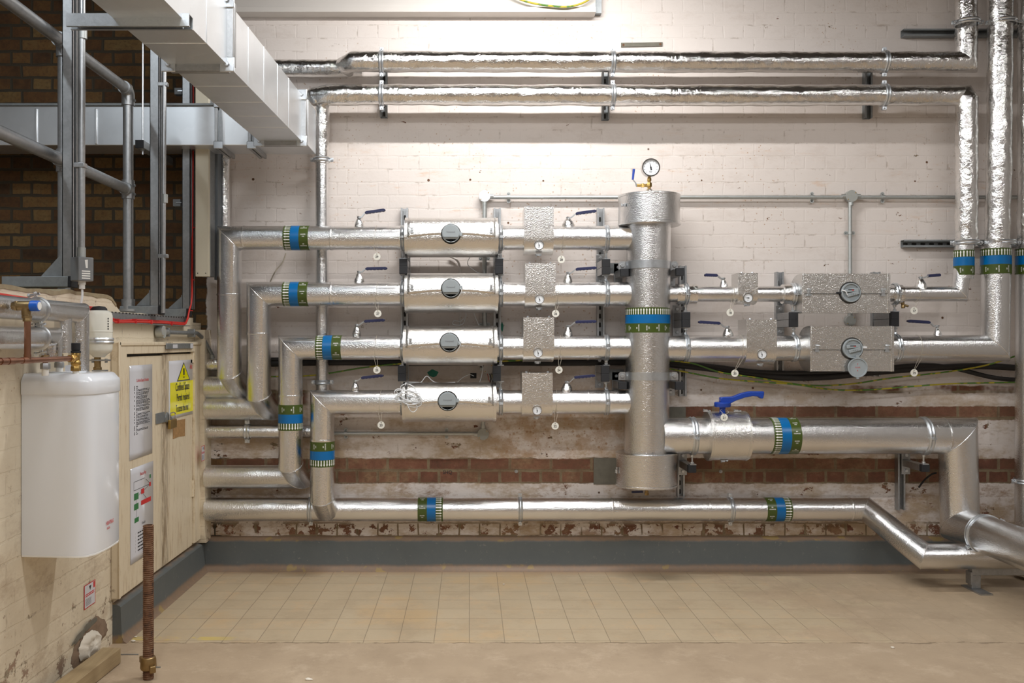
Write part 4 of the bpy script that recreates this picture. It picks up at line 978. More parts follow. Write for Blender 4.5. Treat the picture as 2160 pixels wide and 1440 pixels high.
MB().wire([c21+Vector((0, 0, .014)), Vector((sx_-.018, yv-.06, zB+VR)), Vector((sx_-.017, yv-.017, zB+VR+.012)), Vector((sx_+.017, yv-.017, zB+VR+.012)), Vector((sx_+.014, yv-.06, zB+VR)), c21+Vector((0, 0, .014))], .0012, 5, 4).build('string', 'string', t21)

# ================= CONDUITS =================
def box_round(c, r, label, mat='lidgrey', axis=-VY, spouts=()):
    c = Vector(c); t = thing('conduit_box', label, 'junction box', c, 'round conduit boxes')
    MB().lathe(c, axis, [(-.022, 0), (-.022, r-.002), (.010, r-.002), (.010, 0)], 32).build('box_body', 'conduit', t)
    l = MB().lathe(c, axis, [(.010, 0), (.010, r), (.014, r-.001), (.014, 0)], 32).build('lid', mat, t)
    up = VZ; rt = up.cross(axis)
    for s in (1, -1): MB().hexnut(c+axis*.014+(rt*.62+up*.55)*s*r, axis, .003, .0015).build('screw', 'brass', t)
    for d in spouts: MB().cyl(c+Vector(d)*(r-.004), c+Vector(d)*(r+.018), .0135, 16).build('spout', 'conduit', t)
CYc = 5.07
def conduit(pts, label, r=.0105, saddles=(), mat='conduit', collars=()):
    o = MB().sweep(pts, r, 18, split=60).build('conduit', mat, origin=pts[0]); tag(o, label, 'conduit', 'steel conduits')
    for c, ax in saddles:
        c = Vector(c); ax = Vector(ax); sd = ax.cross(VY); m = MB()
        m.lathe(c-ax*.008, ax, [(0, r), (0, r+.003), (.016, r+.003), (.016, r)], 20)
        for s in (1, -1): m.lathe(c+sd*s*(r+.010)+VY*.012, -VY, [(0, 0), (0, .011), (.004, .011), (.004, 0)], 14); m.hexnut(c+sd*s*(r+.010)+VY*.008, -VY, .004, .003)
        m.build('saddle', 'conduit', o)
    for a, b in collars: MB().cyl(a, b, r+.003, 18).build('coupler', 'conduit', o)
    return o
zc1 = ZZ(416, CYc)
conduit([(XX(1034, CYc), CYc, zc1), (3.3, CYc, zc1)], 'long straight steel conduit across the wall behind the header top', saddles=[((XX(px, CYc), CYc, zc1), (1, 0, 0)) for px in (1073, 1714, 1863)])
box_round((XX(1022, CYc), CYc, ZZ(414, CYc)), .0335, 'bright round conduit box at the left end of the long conduit', 'lidwhite', spouts=((1, 0, 0), (0, 0, -1)))
box_round((XX(1795, CYc), CYc, ZZ(414, CYc)), .034, 'round conduit box above the boxy meter covers', 'lidgrey', spouts=((1, 0, 0), (0, 0, -1), (-1, 0, 0)))
conduit([(XX(1022, CYc), CYc, ZZ(425, CYc)), (XX(1022, CYc), CYc, ZZ(688, CYc))], 'vertical steel conduit dropping behind the round meter covers', .0125, saddles=[((XX(1022, CYc), CYc, ZZ(y, CYc)), (0, 0, 1)) for y in (545, 684)])
conduit([(XX(1793, CYc), CYc, ZZ(424, CYc)), (XX(1793, CYc), CYc, ZZ(668, CYc))], 'vertical steel conduit dropping behind the boxy meter covers', saddles=[((XX(1793, CYc), CYc, ZZ(y, CYc)), (0, 0, 1)) for y in (491,)])
box_round((XX(1793, CYc), CYc, ZZ(676, CYc)), .030, 'round conduit box peeping out between the boxy meter covers', spouts=((0, 0, 1),))
conduit([(XX(700, CYc), CYc, ZZ(914, CYc)), (XX(1008, CYc), CYc, ZZ(914, CYc))], 'horizontal steel conduit low on the wall below the left-hand pipes', saddles=[((XX(px, CYc), CYc, ZZ(914, CYc)), (1, 0, 0)) for px in (729, 942)])
conduit([(XX(1019, CYc), CYc, ZZ(905, CYc)), (XX(1019, CYc), CYc, ZZ(872, CYc))], 'short vertical conduit above the low round box')
box_round((XX(1019, CYc), CYc, ZZ(915, CYc)), .0335, 'round conduit box with brass screws at the end of the low conduit', spouts=((-1, 0, 0), (0, 0, 1)))
box_round((XX(1030, 5.06), 5.06, ZZ(777, 5.06)), .030, 'round box with loose wires between third and lowest pipes', 'beam', spouts=((-1, 0, 0),))
for k, (mt, dx, w) in enumerate((('black', 0, 'black'), ('black', .012, 'black'), ('earth', .010, 'yellow-green'), ('red', -.012, 'red'))):
    x = XX(1033, 5.05)+dx
    tag(MB().wire([(x, 5.045, ZZ(788, 5.05)), (x+.006, 5.03, ZZ(800, 5.05)), (x+.012*(k-1), 5.035, ZZ(815-k*2, 5.05))], .003 if k < 2 else .0016, 6).build('loose_wire', mt, origin=(x, 5.045, 1.1)),
        f'short loose {w} wire below the round box between third and lowest pipes', 'wire', 'loose wires')
gland = MB().cyl((XX(992, 5.05), 5.04, ZZ(792, 5.05)), (XX(1005, 5.05), 5.04, ZZ(792, 5.05)), .015, 16)
tag(gland.build('cable_gland', 'black', origin=(XX(992, 5.05), 5.04, ZZ(792, 5.05))), 'small black cable gland left of the loose wires', 'gland')

# ================= CABLES =================
def cable(pts, r, mat, label, name='cable', cat='cable', grp=None, n=6):
    return tag(MB().wire(pts, r, 10, n).build(name, mat, origin=pts[0], ang=80), label, cat, grp)
def Q(l, Y): return [P(a, b, Y if not isinstance(Y, (list, tuple)) else Y[i]) for i, (a, b) in enumerate(l)]
cable(Q([(560, 767), (700, 764), (850, 765), (1000, 764), (1180, 765), (1330, 764), (1420, 769), (1520, 780), (1640, 795), (1740, 795), (1840, 785), (1960, 776), (2070, 772), (2180, 778)], 5.06), .0185, 'rubber', 'thick black cable sagging behind the pipes, upper one', grp='thick black cables')
cable(Q([(1390, 762), (1500, 772), (1600, 784), (1700, 786), (1820, 780), (1940, 770), (2010, 776), (2100, 797), (2180, 802)], 5.055), .013, 'rubber', 'black cable sagging across the thicker one at the right', grp='thick black cables')
cable(Q([(560, 758), (850, 756), (1100, 757), (1330, 756), (1450, 762)], 5.06), .012, 'rubber', 'black cable along the wall above the thicker one at the left', grp='thick black cables')
cable(Q([(1405, 760), (1460, 766), (1520, 785), (1600, 797), (1700, 812), (1790, 810), (1880, 797), (1990, 785), (2080, 770), (2150, 748)], 5.035), .0045, 'earth', 'upper green and yellow earth wire sagging at the right', grp='earth wires')
cable(Q([(1405, 776), (1450, 785), (1520, 798), (1600, 805), (1680, 811), (1750, 821), (1830, 822), (1920, 815), (2010, 809), (2140, 806)], 5.03), .0045, 'earth', 'lower green and yellow earth wire sagging at the right', grp='earth wires')
cable(Q([(566, 794), (640, 793), (700, 786), (760, 776), (830, 768), (900, 764), (1050, 762), (1140, 757)], 5.04), .0045, 'earth', 'green and yellow earth wire behind the left-hand pipes', grp='earth wires')
cable(Q([(1074, -12), (1100, 0), (1130, 8), (1165, 13), (1200, 14), (1230, 6), (1252, -8)], 5.0), .0055, 'earth', 'green and yellow wire drooping from the painted beam', grp='earth wires', n=8)
cable(Q([(603, 534), (596, 553), (582, 570), (570, 594)], 5.07), .0035, 'string', 'stiff old wire poking from the wall under the top left-hand band')
cable(Q([(948, 540), (964, 549), (970, 570), (970, 640), (970, 690)], 5.08), .0065, 'beam', 'thin painted pipe curving down the wall behind the round covers')
cable(Q([(992, 541), (986, 556), (1000, 570), (1020, 580)], 5.0), .002, 'whitecable', 'thin grey wire between the top two round covers')
cable(Q([(1960, 1028), (1938, 1038), (1925, 1048), (1912, 1062)][1:]+[P(0, 0, 5)][:0], 5.0) if 0 else Q([(1975, 997), (1965, 1000), (1950, 1012), (1938, 1028)], 5.04), .005, 'rubber', 'short black cable end beside the thick vertical pipe at lower right')
# white cable bundle on the lowest cover
rnd = random.Random(3); t = thing('cable_bundle', 'tangled coil of thin white cable on the left end of the lowest meter cover', 'cable', P(862, 835, 4.76))
c0 = P(862, 836, 4.755)
for k in range(8):
    pts = []; a0 = rnd.random()*6; ax = .055+.02*rnd.random(); bx = .022+.016*rnd.random(); tl = rnd.uniform(-.5, .9); cc = c0+Vector((rnd.uniform(-.012, .014), -.004*k*.6, rnd.uniform(-.022, .016)))
    for j in range(11):
        a = a0+2*PI*j/10; p = Vector((math.cos(a)*ax*rnd.uniform(.85, 1.1), rnd.uniform(-.006, .006), math.sin(a)*bx*rnd.uniform(.8, 1.2)))
        p = Matrix.Rotation(tl, 3, 'Y') @ p; pts.append(cc+p)
    MB().wire(pts, .0022, 7, 5).build('cable_loop', 'whitecable', t, ang=80)
MB().wire(Q([(855, 812), (858, 806), (880, 806), (888, 806), (900, 793), (912, 803), (925, 807), (960, 806)], [4.80, 4.85, 4.88, 4.88, 4.9, 4.9, 4.9, 4.88]), .0022, 7, 6).build('cable_end', 'whitecable', t, ang=80)
MB().wire(Q([(856, 848), (866, 866), (874, 868), (880, 860), (876, 852), (862, 844)], 4.75), .0022, 7, 6).build('cable_end', 'whitecable', t, ang=80)
cable(Q([(1008, 770), (1018, 772), (1016, 792), (1011, 808)], 4.97), .0024, 'whitecable', 'thin white cable dropping behind the third round cover', grp='thin white cables')
cable(Q([(1000, 793), (990, 790), (975, 797), (963, 808)], 5.0), .002, 'whitecable', 'thin white cable running to the small black gland', grp='thin white cables')
cable(Q([(978, 672), (970, 678), (958, 676), (956, 684), (975, 684), (982, 668), (984, 656), (996, 654), (1004, 672), (1010, 686)], 5.0), .002, 'whitecable', 'loop of thin white cable above the third round cover', grp='thin white cables')
M['sprayed_green'] = simple('green_spray', (.02, .2, .13), .6, var=.3, scale=60)
for (px, py, a, b, w) in ((913, 787, .030, .020, 'between the third and lowest round meter covers'), (1059, 689, .008, .026, 'beside the channel right of the third round meter cover')):
    c = P(px, py, 5.0985); ring = [c+Vector((math.cos(t_)*a*(1+.12*math.sin(5*t_)), 0, math.sin(t_)*b*(1+.12*math.sin(4*t_+1)))) for t_ in [2*PI*k/30 for k in range(30)]]
    tag(MB().add(ring, [tuple(range(30))]).build('paint_spot', 'sprayed_green', origin=c), 'small green spray paint spot on the wall '+w, 'paint mark', 'green paint spots')
c = P(944, 996, 5.0985)
tag(MB().text('SHQ', .030, lambda x, y: c+Vector((x, 0, y)), 0, .9).build('pen_mark', 'ink', origin=c), 'three small handwritten black letters on the bare brick band', 'pen mark')
# old plate, wall plugs, stones
t = thing('wall_plate', 'old grimy metal strip with two screw holes high on the wall', 'plate', P(1354, 94, 5.09))
MB().prism([(-.118, -.013), (.0, -.011), (.118, -.008), (.118, .015), (0, .012), (-.118, .011)], P(1354, 94, 5.092), VX, VZ, VY*.008).build('strip', 'cement', t, bevel=.001)
for s in (-1, 1): MB().lathe(P(1354, 94, 5.092)+Vector((s*.105, 0, .002*s)), -VY, [(0, 0), (0, .007), (.001, .007), (.001, 0)], 12).build('screw_hole', 'rust', t)
for px, py, w in ((534, 378, 'between the foil drop and the corner'), (992, 379, 'above the round conduit box'), (1146, 381, 'above the tall thermometer cover'), (904, 380, 'above the top round meter cover'), (1480, 380, 'right of the pressure gauge'), (1072, 470, 'left of the tall thermometer cover'),
                (1955, 342, 'left of the risers, upper'), (1930, 382, 'left of the risers, lower'), (1902, 514, 'at the end of the lower horizontal channel'), (1988, 670, 'below the slim right-hand elbow'), (1479, 822, 'left of the blue handle'), (1588, 818, 'above the blue handle')):
    r = .0045+.004*((px*7) % 10)/10; c = P(px, py, 5.0995)
    tag(MB().lathe(c, -VY, [(0, 0), (0, r), (.0012, r*.8), (.0012, r*.45), (.0002, r*.4), (.0002, 0)], 11).build('screw_hole', 'rust', origin=c), 'rusty empty fixing hole in the white wall '+w, 'fixing hole', 'fixing holes')
for px, py, w in ((1089, 994, 'centre'), (1520, 994, 'right of header')):
    c = P(px, py, 5.099); tag(MB().lathe(c, -VY, [(0, 0), (0, .010), (.004, .010), (.004, .006), (.010, .005), (.010, 0)], 14).build('wall_bolt', 'galv', origin=c), 'single bolt head in the bare brick band, '+w, 'bolt', 'bolts in the brick band')
# ================= LEFT: DUCTS =================
sk = .0318
def dX(X0, Y, Y0=4.65): return X0+(Y-Y0)*sk
RXd, LXd, zd0, zd1 = -.8625, -1.082, 2.327, 2.566
t = thing('ventilation_duct', 'big rectangular sheet-metal duct running from the ceiling towards the wall', 'duct', (dX(RXd, 3.4), 3.4, zd0))
def dsec(Ya, Yb, g=0.0):
    m = MB(); vs = []
    for Y in (Ya, Yb):
        for X0, z in ((LXd-g, zd0-g), (RXd+g, zd0-g), (RXd+g, zd1+g), (LXd-g, zd1+g)): vs.append((dX(X0, Y), Y, z))
    m.add(vs, [(0, 1, 2, 3), (4, 7, 6, 5), (0, 4, 5, 1), (1, 5, 6, 2), (2, 6, 7, 3), (3, 7, 4, 0)]); return m
dsec(.2, 4.70).build('duct_body', 'galv_duct', t)
for Y in (3.10, 3.62, 3.86, 4.10, 4.32):
    dsec(Y, Y+.006, .0018).build('crease', 'galv_duct', t, bevel=.0015)
for Y in (2.0, 3.34, 4.61):
    fl = MB()
    for a in (0, .022):
        for w in ((LXd, zd0, RXd, zd0), (LXd, zd1, RXd, zd1)):
            fl.add([(dX(x, Y+a+dy), Y+a+dy, w[1]+dz) for dy in (0, .018) for x in (w[0], w[2]) for dz in (-.022, .022)], [(0, 1, 3, 2), (4, 6, 7, 5), (0, 4, 5, 1), (2, 3, 7, 6), (0, 2, 6, 4), (1, 5, 7, 3)])
        for xw in (LXd, RXd):
            fl.add([(dX(xw, Y+a+dy)+dx, Y+a+dy, z) for dy in (0, .018) for dx in (-.022, .022) for z in (zd0, zd1)], [(0, 1, 3, 2), (4, 6, 7, 5), (0, 4, 5, 1), (2, 3, 7, 6), (0, 2, 6, 4), (1, 5, 7, 3)])
    f = fl.build('flange', 'galv', t, bevel=.0015)
    for xw in (LXd, RXd):
        for zw in (zd0, zd1):
            MB().cbox((dX(xw, Y), Y-.003, zw), (.056, .006, .056)).build('corner_plate', 'zinc', f, bevel=.004)
            MB().hexnut((dX(xw, Y), Y-.006, zw), -VY, .010, .009).build('bolt', 'zinc', f)
t = thing('ventilation_duct', 'rectangular duct running sideways in front of the dark brick wall', 'duct', (-1.6, 4.8, zd0))
MB().box((-3.4, 4.71, zd0), (-.846, 4.93, 2.537)).build('duct_body', 'galv_duct', t, bevel=.004)
MB().box((-1.07, 4.70, zd0-.001), (-.8465, 4.931, 2.567)).build('end_box', 'galv_duct', t, bevel=.003)
for px in (77, 203): MB().box((XX(px, 4.71)-.006, 4.703, zd0+.006), (XX(px, 4.71)+.006, 4.712, 2.52)).build('stiffening_rib', 'galv_duct', t, bevel=.003)
MB().box((-3.4, 4.695, 2.535), (-1.32, 4.95, 2.545)).build('top_seam', 'galv_dull', t)
for px in (462, 532):
    x = XX(px, 4.70); f = MB()
    for dx in (-.020, .004): f.box((x+dx, 4.688, zd0-.022), (x+dx+.016, 4.95, zd0+.0)); f.box((x+dx, 4.688, zd0), (x+dx+.016, 4.712, 2.55))
    fo = f.build('flange', 'galv', t, bevel=.0015)
    for zc in (zd0-.003, 2.54): MB().cbox((x, 4.685, zc), (.05, .006, .04)).build('corner_plate', 'zinc', fo, bevel=.003)
# trapeze bracket under the big duct
t = thing('trapeze_bracket', 'steel channel slung beneath the big duct at the top left', 'bracket', (-1.1, 2.9, 2.28), 'duct hangers')
xa, xb = XX(151, 2.9), XX(407, 2.9)
o = chan((xa, 2.88, zd0-.026), (xb, 2.88, zd0-.026), -VZ, VY, '', 'channel', .041, 'zinc', None, .041); 
o.parent = t; o.location = Vector(o.location)-Vector(t.location)
for k in ('label', 'category'): 
    if k in o: del o[k]
for x in (XX(390, 2.92), XX(178, 2.92)):
    MB().cyl((x, 2.9, zd0-.024), (x, 2.9, 3.94), .005, 10).hexnut((x, 2.9, zd0+.001), VZ, .010, .010).build('threaded_rod', 'zinc', t)
# ---- hanger for the sideways duct
t = thing('duct_hanger', 'thin threaded rod holding a short channel under the sideways duct', 'bracket', (XX(301, 4.6), 4.6, zd0-.03), 'duct hangers')
xh = XX(301, 4.62)
MB().cyl((xh, 4.62, ZZ(326, 4.62)), (xh, 4.62, 3.94), .005, 10).hexnut((xh, 4.62, ZZ(318, 4.62)), VZ, .011, .012).build('threaded_rod', 'zinc', t)
MB().box((xh-.021, 4.58, zd0-.042), (xh+.021, 5.03, zd0-.002)).build('channel', 'galv_dull', t, bevel=.002)
MB().box((xh-.021, 4.572, zd0-.042), (xh+.021, 4.58, zd0-.002)).build('end_cap', 'black', t)

# ================= HANDRAIL =================
HXr = -1.64; pr = .0242
t = thing('handrail', 'galvanised tube handrail with two rails above the low wall', 'handrail', (HXr, 4.3, 1.44))
zh, zm = ZZ(190, 4.3), ZZ(400, 4.3)
def handrail_rail(z): return MB().cyl((HXr, 1.2, z), (HXr, 4.28, z), pr, 24)
handrail_rail(zh).build('rail', 'galv', t); handrail_rail(zm).build('rail', 'galv', t)
for Y in (3.62, 4.30):
    zb3 = 1.45
    MB().cyl((HXr, Y, zb3), (HXr, Y, zh-(.0 if Y < 4 else .03)), pr, 24).build('post', 'galv', t)
    f = MB()
    f2 = MB(); f2.cyl((HXr, Y-.045, zm), (HXr, Y-.0, zm), pr+.006, 24); f2.cyl((HXr, Y, zm-.045), (HXr, Y, zm+.045), pr+.006, 24); f2.build('fitting', 'galv', t)
    if Y > 4: f.sweep([(HXr, Y-.055, zh), (HXr, Y-.02, zh), (HXr, Y, zh-.02), (HXr, Y, zh-.075)], pr+.006, 24, split=60)
    else: f.cyl((HXr, Y-.05, zh), (HXr, Y+.05, zh), pr+.006, 24); f.cyl((HXr, Y, zh-.06), (HXr, Y, zh), pr+.006, 24)
    f.build('fitting', 'galv', t)
    g = MB()
    for zz in (zh-.05, zm-.022, zm+.02): g.hexnut((HXr+pr+.006, Y, zz), VX, .007, .005)
    g.build('grub_screws', 'galv_dull', t)
    MB().lathe((HXr, Y, zb3-.012), VZ, [(0, 0), (0, .055), (.012, .055), (.012, .032), (.06, .032), (.06, 0)], 24).build('base_flange', 'galv', t)
# ================= STANCHIONS =================
def stanchion(px0, px1, Y, zb, label, base, gus, X=None):
    xa, xb = XX(px0, Y), XX(px1, Y); w = xb-xa; dd = .082
    t = thing('steel_stanchion', label, 'post', (xa, Y, zb), 'steel posts on the low wall')
    h = 3.94-zb; o = Vector((xa, Y, zb))
    m = MB(); tk = .003
    # back to back channel: closed box towards us, open slot towards +x
    m.box((xa, Y, zb), (xb, Y+tk, 3.94)); m.box((xa, Y+dd-tk, zb), (xb, Y+dd, 3.94)); m.box((xa, Y, zb), (xa+tk, Y+dd, 3.94))
    m.box((xb-tk, Y, zb), (xb, Y+.012, 3.94)); m.box((xb-tk, Y+.032, zb), (xb, Y+.048, 3.94)); m.box((xb-tk, Y+dd-.012, zb), (xb, Y+dd, 3.94)); m.box((xa, Y+.038, zb), (xb, Y+.042, 3.94))
    m.build('post', 'galv', t)
    gx0, gy0 = gus
    MB().prism([(0, 0), (-(xa-XX(gx0, Y)), 0), (0, ZZ(gy0, Y)-zb)], (xa, Y+.02, zb+.002), VX, VZ, VY*.005).box((xa-.004, Y+.0, zb), (xa, Y+.041, ZZ(gy0, Y))).build('gusset', 'galv_dull', t)
    bx0, bx1, bz = base
    MB().box((XX(bx0, Y), Y-.01, zb-bz), (XX(bx1, Y)-.012, Y+.05, zb)).build('base_channel', 'galv_dull', t, bevel=.002)
    MB().box((XX(bx1, Y)-.012, Y-.012, zb-bz-.001), (XX(bx1, Y), Y+.052, zb+.001)).build('end_cap', 'black' , t, bevel=.002)
stanchion(131, 153, 3.48, ZZ(583, 3.48), 'nearest grey channel post standing on the low wall', (6, 152, .041), (81, 528))
stanchion(316, 335, 4.28, ZZ(645, 4.28), 'middle grey channel post on the low wall, behind the round tube', (254, 340, .041), (284, 612))
stanchion(384, 401, 4.80, ZZ(651, 4.80), 'farthest grey channel post on the low wall, beside the red cable', (346, 399, .041), (352, 622))
# ---- conduits on the posts
X1 = XX(172, 3.46)
cd = conduit([(XX(175, 3.46), 3.46, 3.94), (XX(172, 3.46), 3.46, ZZ(545, 3.46))], 'steel conduit beside the nearest post, ending in a grey box', .0125, saddles=[], mat='galv',
             collars=[((XX(172, 3.46), 3.46, ZZ(543, 3.46)), (XX(172, 3.46), 3.46, ZZ(522, 3.46))), ((XX(175, 3.46), 3.46, ZZ(60, 3.46)), (XX(175, 3.46), 3.46, ZZ(82, 3.46)))])
MB().box((XX(158, 3.46), 3.445, ZZ(354, 3.46)), (XX(181, 3.46), 3.475, ZZ(344, 3.46))).build('pipe_bracket', 'galv', cd, bevel=.002)
cd = conduit([(XX(350, 4.26), 4.26, 3.94), (XX(344, 4.26), 4.26, 1.43)], 'slim steel conduit beside the middle post', .0105, mat='galv', collars=[((XX(348, 4.26), 4.26, ZZ(428, 4.26)), (XX(348, 4.26), 4.26, ZZ(410, 4.26)))])
for y in (178, 540): MB().box((XX(334, 4.26), 4.25, ZZ(y+4, 4.26)), (XX(354, 4.26), 4.275, ZZ(y-4, 4.26))).build('pipe_bracket', 'galv', cd, bevel=.002)
t = thing('isolator_box', 'grey plastic box with worn label on the conduit beside the nearest post', 'switch box', (XX(172, 3.44), 3.44, ZZ(590, 3.44)))
R = Matrix.Rotation(math.radians(-38), 3, 'Z')
cb = P(173, 568, 3.45)
MB().cbox(cb, (.062, .062, .092), 0, R).build('box_body', 'greybox', t, bevel=.004)
u = R @ VX; nn = R @ -VY; n2_ = R @ VX; u2 = R @ VY
lb = MB(); 
def fl_(x, y, off=.0316): return cb+n2_*off+u2*x+VZ*y
lb.add([fl_(-.006, .034), fl_(.006, .036), fl_(.006, .004), fl_(-.002, .004)], [(0, 1, 2, 3)])
for k in range(4): lb.add([fl_(-.018, -.006-k*.009), fl_(.016, -.006-k*.009), fl_(.016, -.011-k*.009), fl_(-.018, -.011-k*.009)], [(0, 1, 2, 3)])
lb.build('worn_label', 'white', t)
MB().cyl(cb-VZ*.046, cb-VZ*.075, .011, 16).cyl(cb-VZ*.046, cb-VZ*.058, .014, 12).build('cable_gland', 'white', t)
MB().wire([cb-VZ*.07, cb-VZ*.10+VX*.001, cb-VZ*.135-VX*.004, cb-VZ*.18-VX*.006], .0042, 10, 5).build('cable', 'whitecable', t)
for (a, b, c, d) in ((370, 187, 386, 201), (367, 421, 383, 436)):
    o = P((a+c)/2, (b+d)/2, 4.86)
    t = thing('channel_bracket', f'small clear-ended bracket on the side of the farthest post, {"upper" if b < 300 else "lower"}', 'bracket', o, 'small post brackets')
    MB().box((XX(a, 4.86), 4.84, ZZ(d, 4.86)), (XX(c, 4.86), 4.88, ZZ(b, 4.86))).build('end_cap', 'greybox', t, bevel=.002)
    MB().box((XX(a, 4.84)+.012, 4.835, ZZ((b+d)/2+1, 4.86)), (XX(c, 4.84), 4.838, ZZ((b+d)/2-1, 4.86))).build('pin', 'zinc', t)
# trunking panel at the corner
t = thing('cable_trunking', 'tall cream trunking strip standing in the corner left of the foil pipe', 'trunking', (XX(412, 4.8), 4.8, ZZ(583, 4.8)))
MB().box((XX(412, 4.8), 4.8, ZZ(583, 4.8)), (XX(440, 4.8), 4.83, 3.0)).build('cover', 'beige', t, bevel=.002)
MB().box((XX(413, 4.8), 4.831, ZZ(581, 4.8)), (XX(440, 4.8), 4.93, 3.0)).build('tray_body', 'galv_dull', t, bevel=.002)
MB().box((XX(452, 4.93), 4.931, ZZ(586, 4.8)), (XX(459, 4.93), 5.05, 3.0)).build('back_plate', 'zincbox', t)
for px in (417, 434): MB().hexnut(P(px, 576, 4.8), -VY, .003, .001).build('screw', 'black', t)
# red cables and tray
t = thing('cable_tray', 'grey perforated tray along the low wall top carrying the red cables', 'cable tray', PL(240, 680, -1.50), 'cable trays')
def tray(p, q, h, m):
    p, q = Vector(p), Vector(q); m.add([p, q, q+VZ*0, q, p], []) 
xt = -1.505
ptsT = [PL(236, 672, xt), PL(396, 690, xt)]
m = MB(); a, b = PL(232, 657, xt), PL(396, 668, xt); c, d = PL(396, 688, xt), PL(232, 680, xt)
m.prism([(a.y, a.z), (b.y, b.z), (c.y, c.z), (d.y, d.z)], (xt-.02, 0, 0), VY, VZ, VX*.004); m.prism([(d.y, d.z), (c.y, c.z), (c.y, c.z+.004), (d.y, d.z+.004)], (xt-.02, 0, 0), VY, VZ, VX*.03)
m.build('horizontal_length', 'galv_dull', t)
sl = MB()
for k in range(26):
    f = k/26; p = d.lerp(c, f+.02)+Vector((-.0155, 0, .045)); sl.box(p+Vector((0, -.008, -.003)), p+Vector((.0006, .008, .003)))
    p = p-VZ*.03; sl.box(p+Vector((0, -.008, -.003)), p+Vector((.0006, .008, .003)))
sl.build('slots', 'meterdark', t)
m = MB(); e = PL(404, 640, xt)
m.prism([(c.y, c.z), (b.y, b.z), (e.y-.03, e.z), (e.y+.04, e.z)], (xt-.02, 0, 0), VY, VZ, VX*.004); m.box((xt-.02, e.y-.03, e.z), (xt-.016, e.y+.04, 3.0))
m.build('vertical_length', 'galv_dull', t)
red = [[(-5, 620), (60, 630), (130, 640), (183, 647), (212, 652), (222, 660), (236, 671), (250, 676), (290, 675), (330, 677), (370, 680), (388, 681), (396, 672), (402, 650), (406, 620), (406, 500), (408, 300), (409, 120), (409, 20)],
       [(-5, 624), (130, 643), (183, 650), (205, 656), (222, 664), (236, 675), (248, 679), (300, 679), (350, 681), (386, 684), (394, 676), (399, 655), (404, 630), (405, 560), (407, 300), (408, 100), (408, 20)]]
for k, l in enumerate(red):
    pts = [PL(px, py, -1.51+.012*k if px > 215 else -1.50) for px, py in l]
    tag(MB().wire(pts, .0052, 8, 5).build('red_cable', 'red', origin=pts[0], ang=80), f'bright red cable along the wall top and up the corner, {"upper" if k == 0 else "lower"} of the pair', 'cable', 'red cables')
for k, (px, py) in enumerate(((247, 677), (284, 677), (317, 679), (360, 682), (402, 655), (406, 590), (408, 480))):
    p = PL(px, py, -1.497); R3 = .014
    tag(MB().cbox(p, (.02, .005, .02) if px < 400 else (.02, .02, .005)).build('cable_tie', 'redink', origin=p), 'small red tie around the pair of red cables', 'cable tie', 'red cable ties')

# ================= LEFT WALL: JUNCTION BOX + CONDUIT =================
c = PL(345, 700, -1.49)
box_round((c.x-.01, c.y, c.z), .031, 'round grey box on the cream wall above the cupboard', 'lidgrey', axis=VX, spouts=())
pts = [PL(352, 701, -1.495), PL(412, 702, -1.50), PL(424, 712, -1.50), PL(437, 738, -1.475)+Vector((0, 0, 0)), PL(440, 748, -1.47)]
pts = [Vector((-1.50, c.y+.03, c.z)), Vector((-1.50, 4.93, c.z-.0)), Vector((-1.485, 5.0, c.z-.03)), Vector((-1.45, 5.04, c.z-.12)), Vector((-1.45, 5.05, c.z-.14))]
conduit(pts, 'steel conduit from the round grey box bending down into the corner', .0105, mat='galv_dull', collars=[(pts[0], pts[0]+Vector((0, .05, 0))), (pts[-2], pts[-1]-VZ*.03)])
for Y in (c.y+.09, 4.86): 
    tag(MB().box((-1.528, Y-.008, c.z-.022), (-1.49, Y+.008, c.z+.022)).build('conduit_saddle', 'galv_dull', origin=(-1.51, Y, c.z), bevel=.002), f'small steel saddle on the conduit above the cupboard, {"nearer" if Y < 4.8 else "farther"} one', 'saddle', 'saddles above the cupboard')
# ================= PIPES ALONG THE LEFT WALL =================
XA = -1.44; zA = 1.399; zB2 = 1.305
ep = YL(166, XA)
pipe('insulated_pipe', 'upper silver pipe along the cream wall, elbowing down behind the relief valve', [(XA, .8, zA), (XA, ep, zA), (XA, ep, 1.16)], .0365, group='silver pipes along the cream wall', rim=.001)
ep2 = YL(101, XA)
pipe('insulated_pipe', 'lower silver pipe along the cream wall, turning down to the water heater', [(XA, .8, zB2), (XA, ep2+.02, zB2), (XA, ep2+.02, zB2-.075)], .0365, group='silver pipes along the cream wall', rim=.001)
o = MB().sweep([PL(133, 672, XA), PL(133, 744, XA)], .028, seg=28, step=.01, rough=.002).build('insulated_pipe', 'stucco', origin=PL(133, 744, XA)); tag(o, 'short silver drop between the two wall pipes and the water heater', 'pipe')
for px, z in ((79, zA), (80, zB2)):
    Y = YL(px, XA); o = clamp((XA, Y, z), VY, .037, (-.2, 0, 1), f'thin ring clamp on the {"upper" if z == zA else "lower"} silver pipe along the cream wall', 'clamps along the cream wall', w=.009)
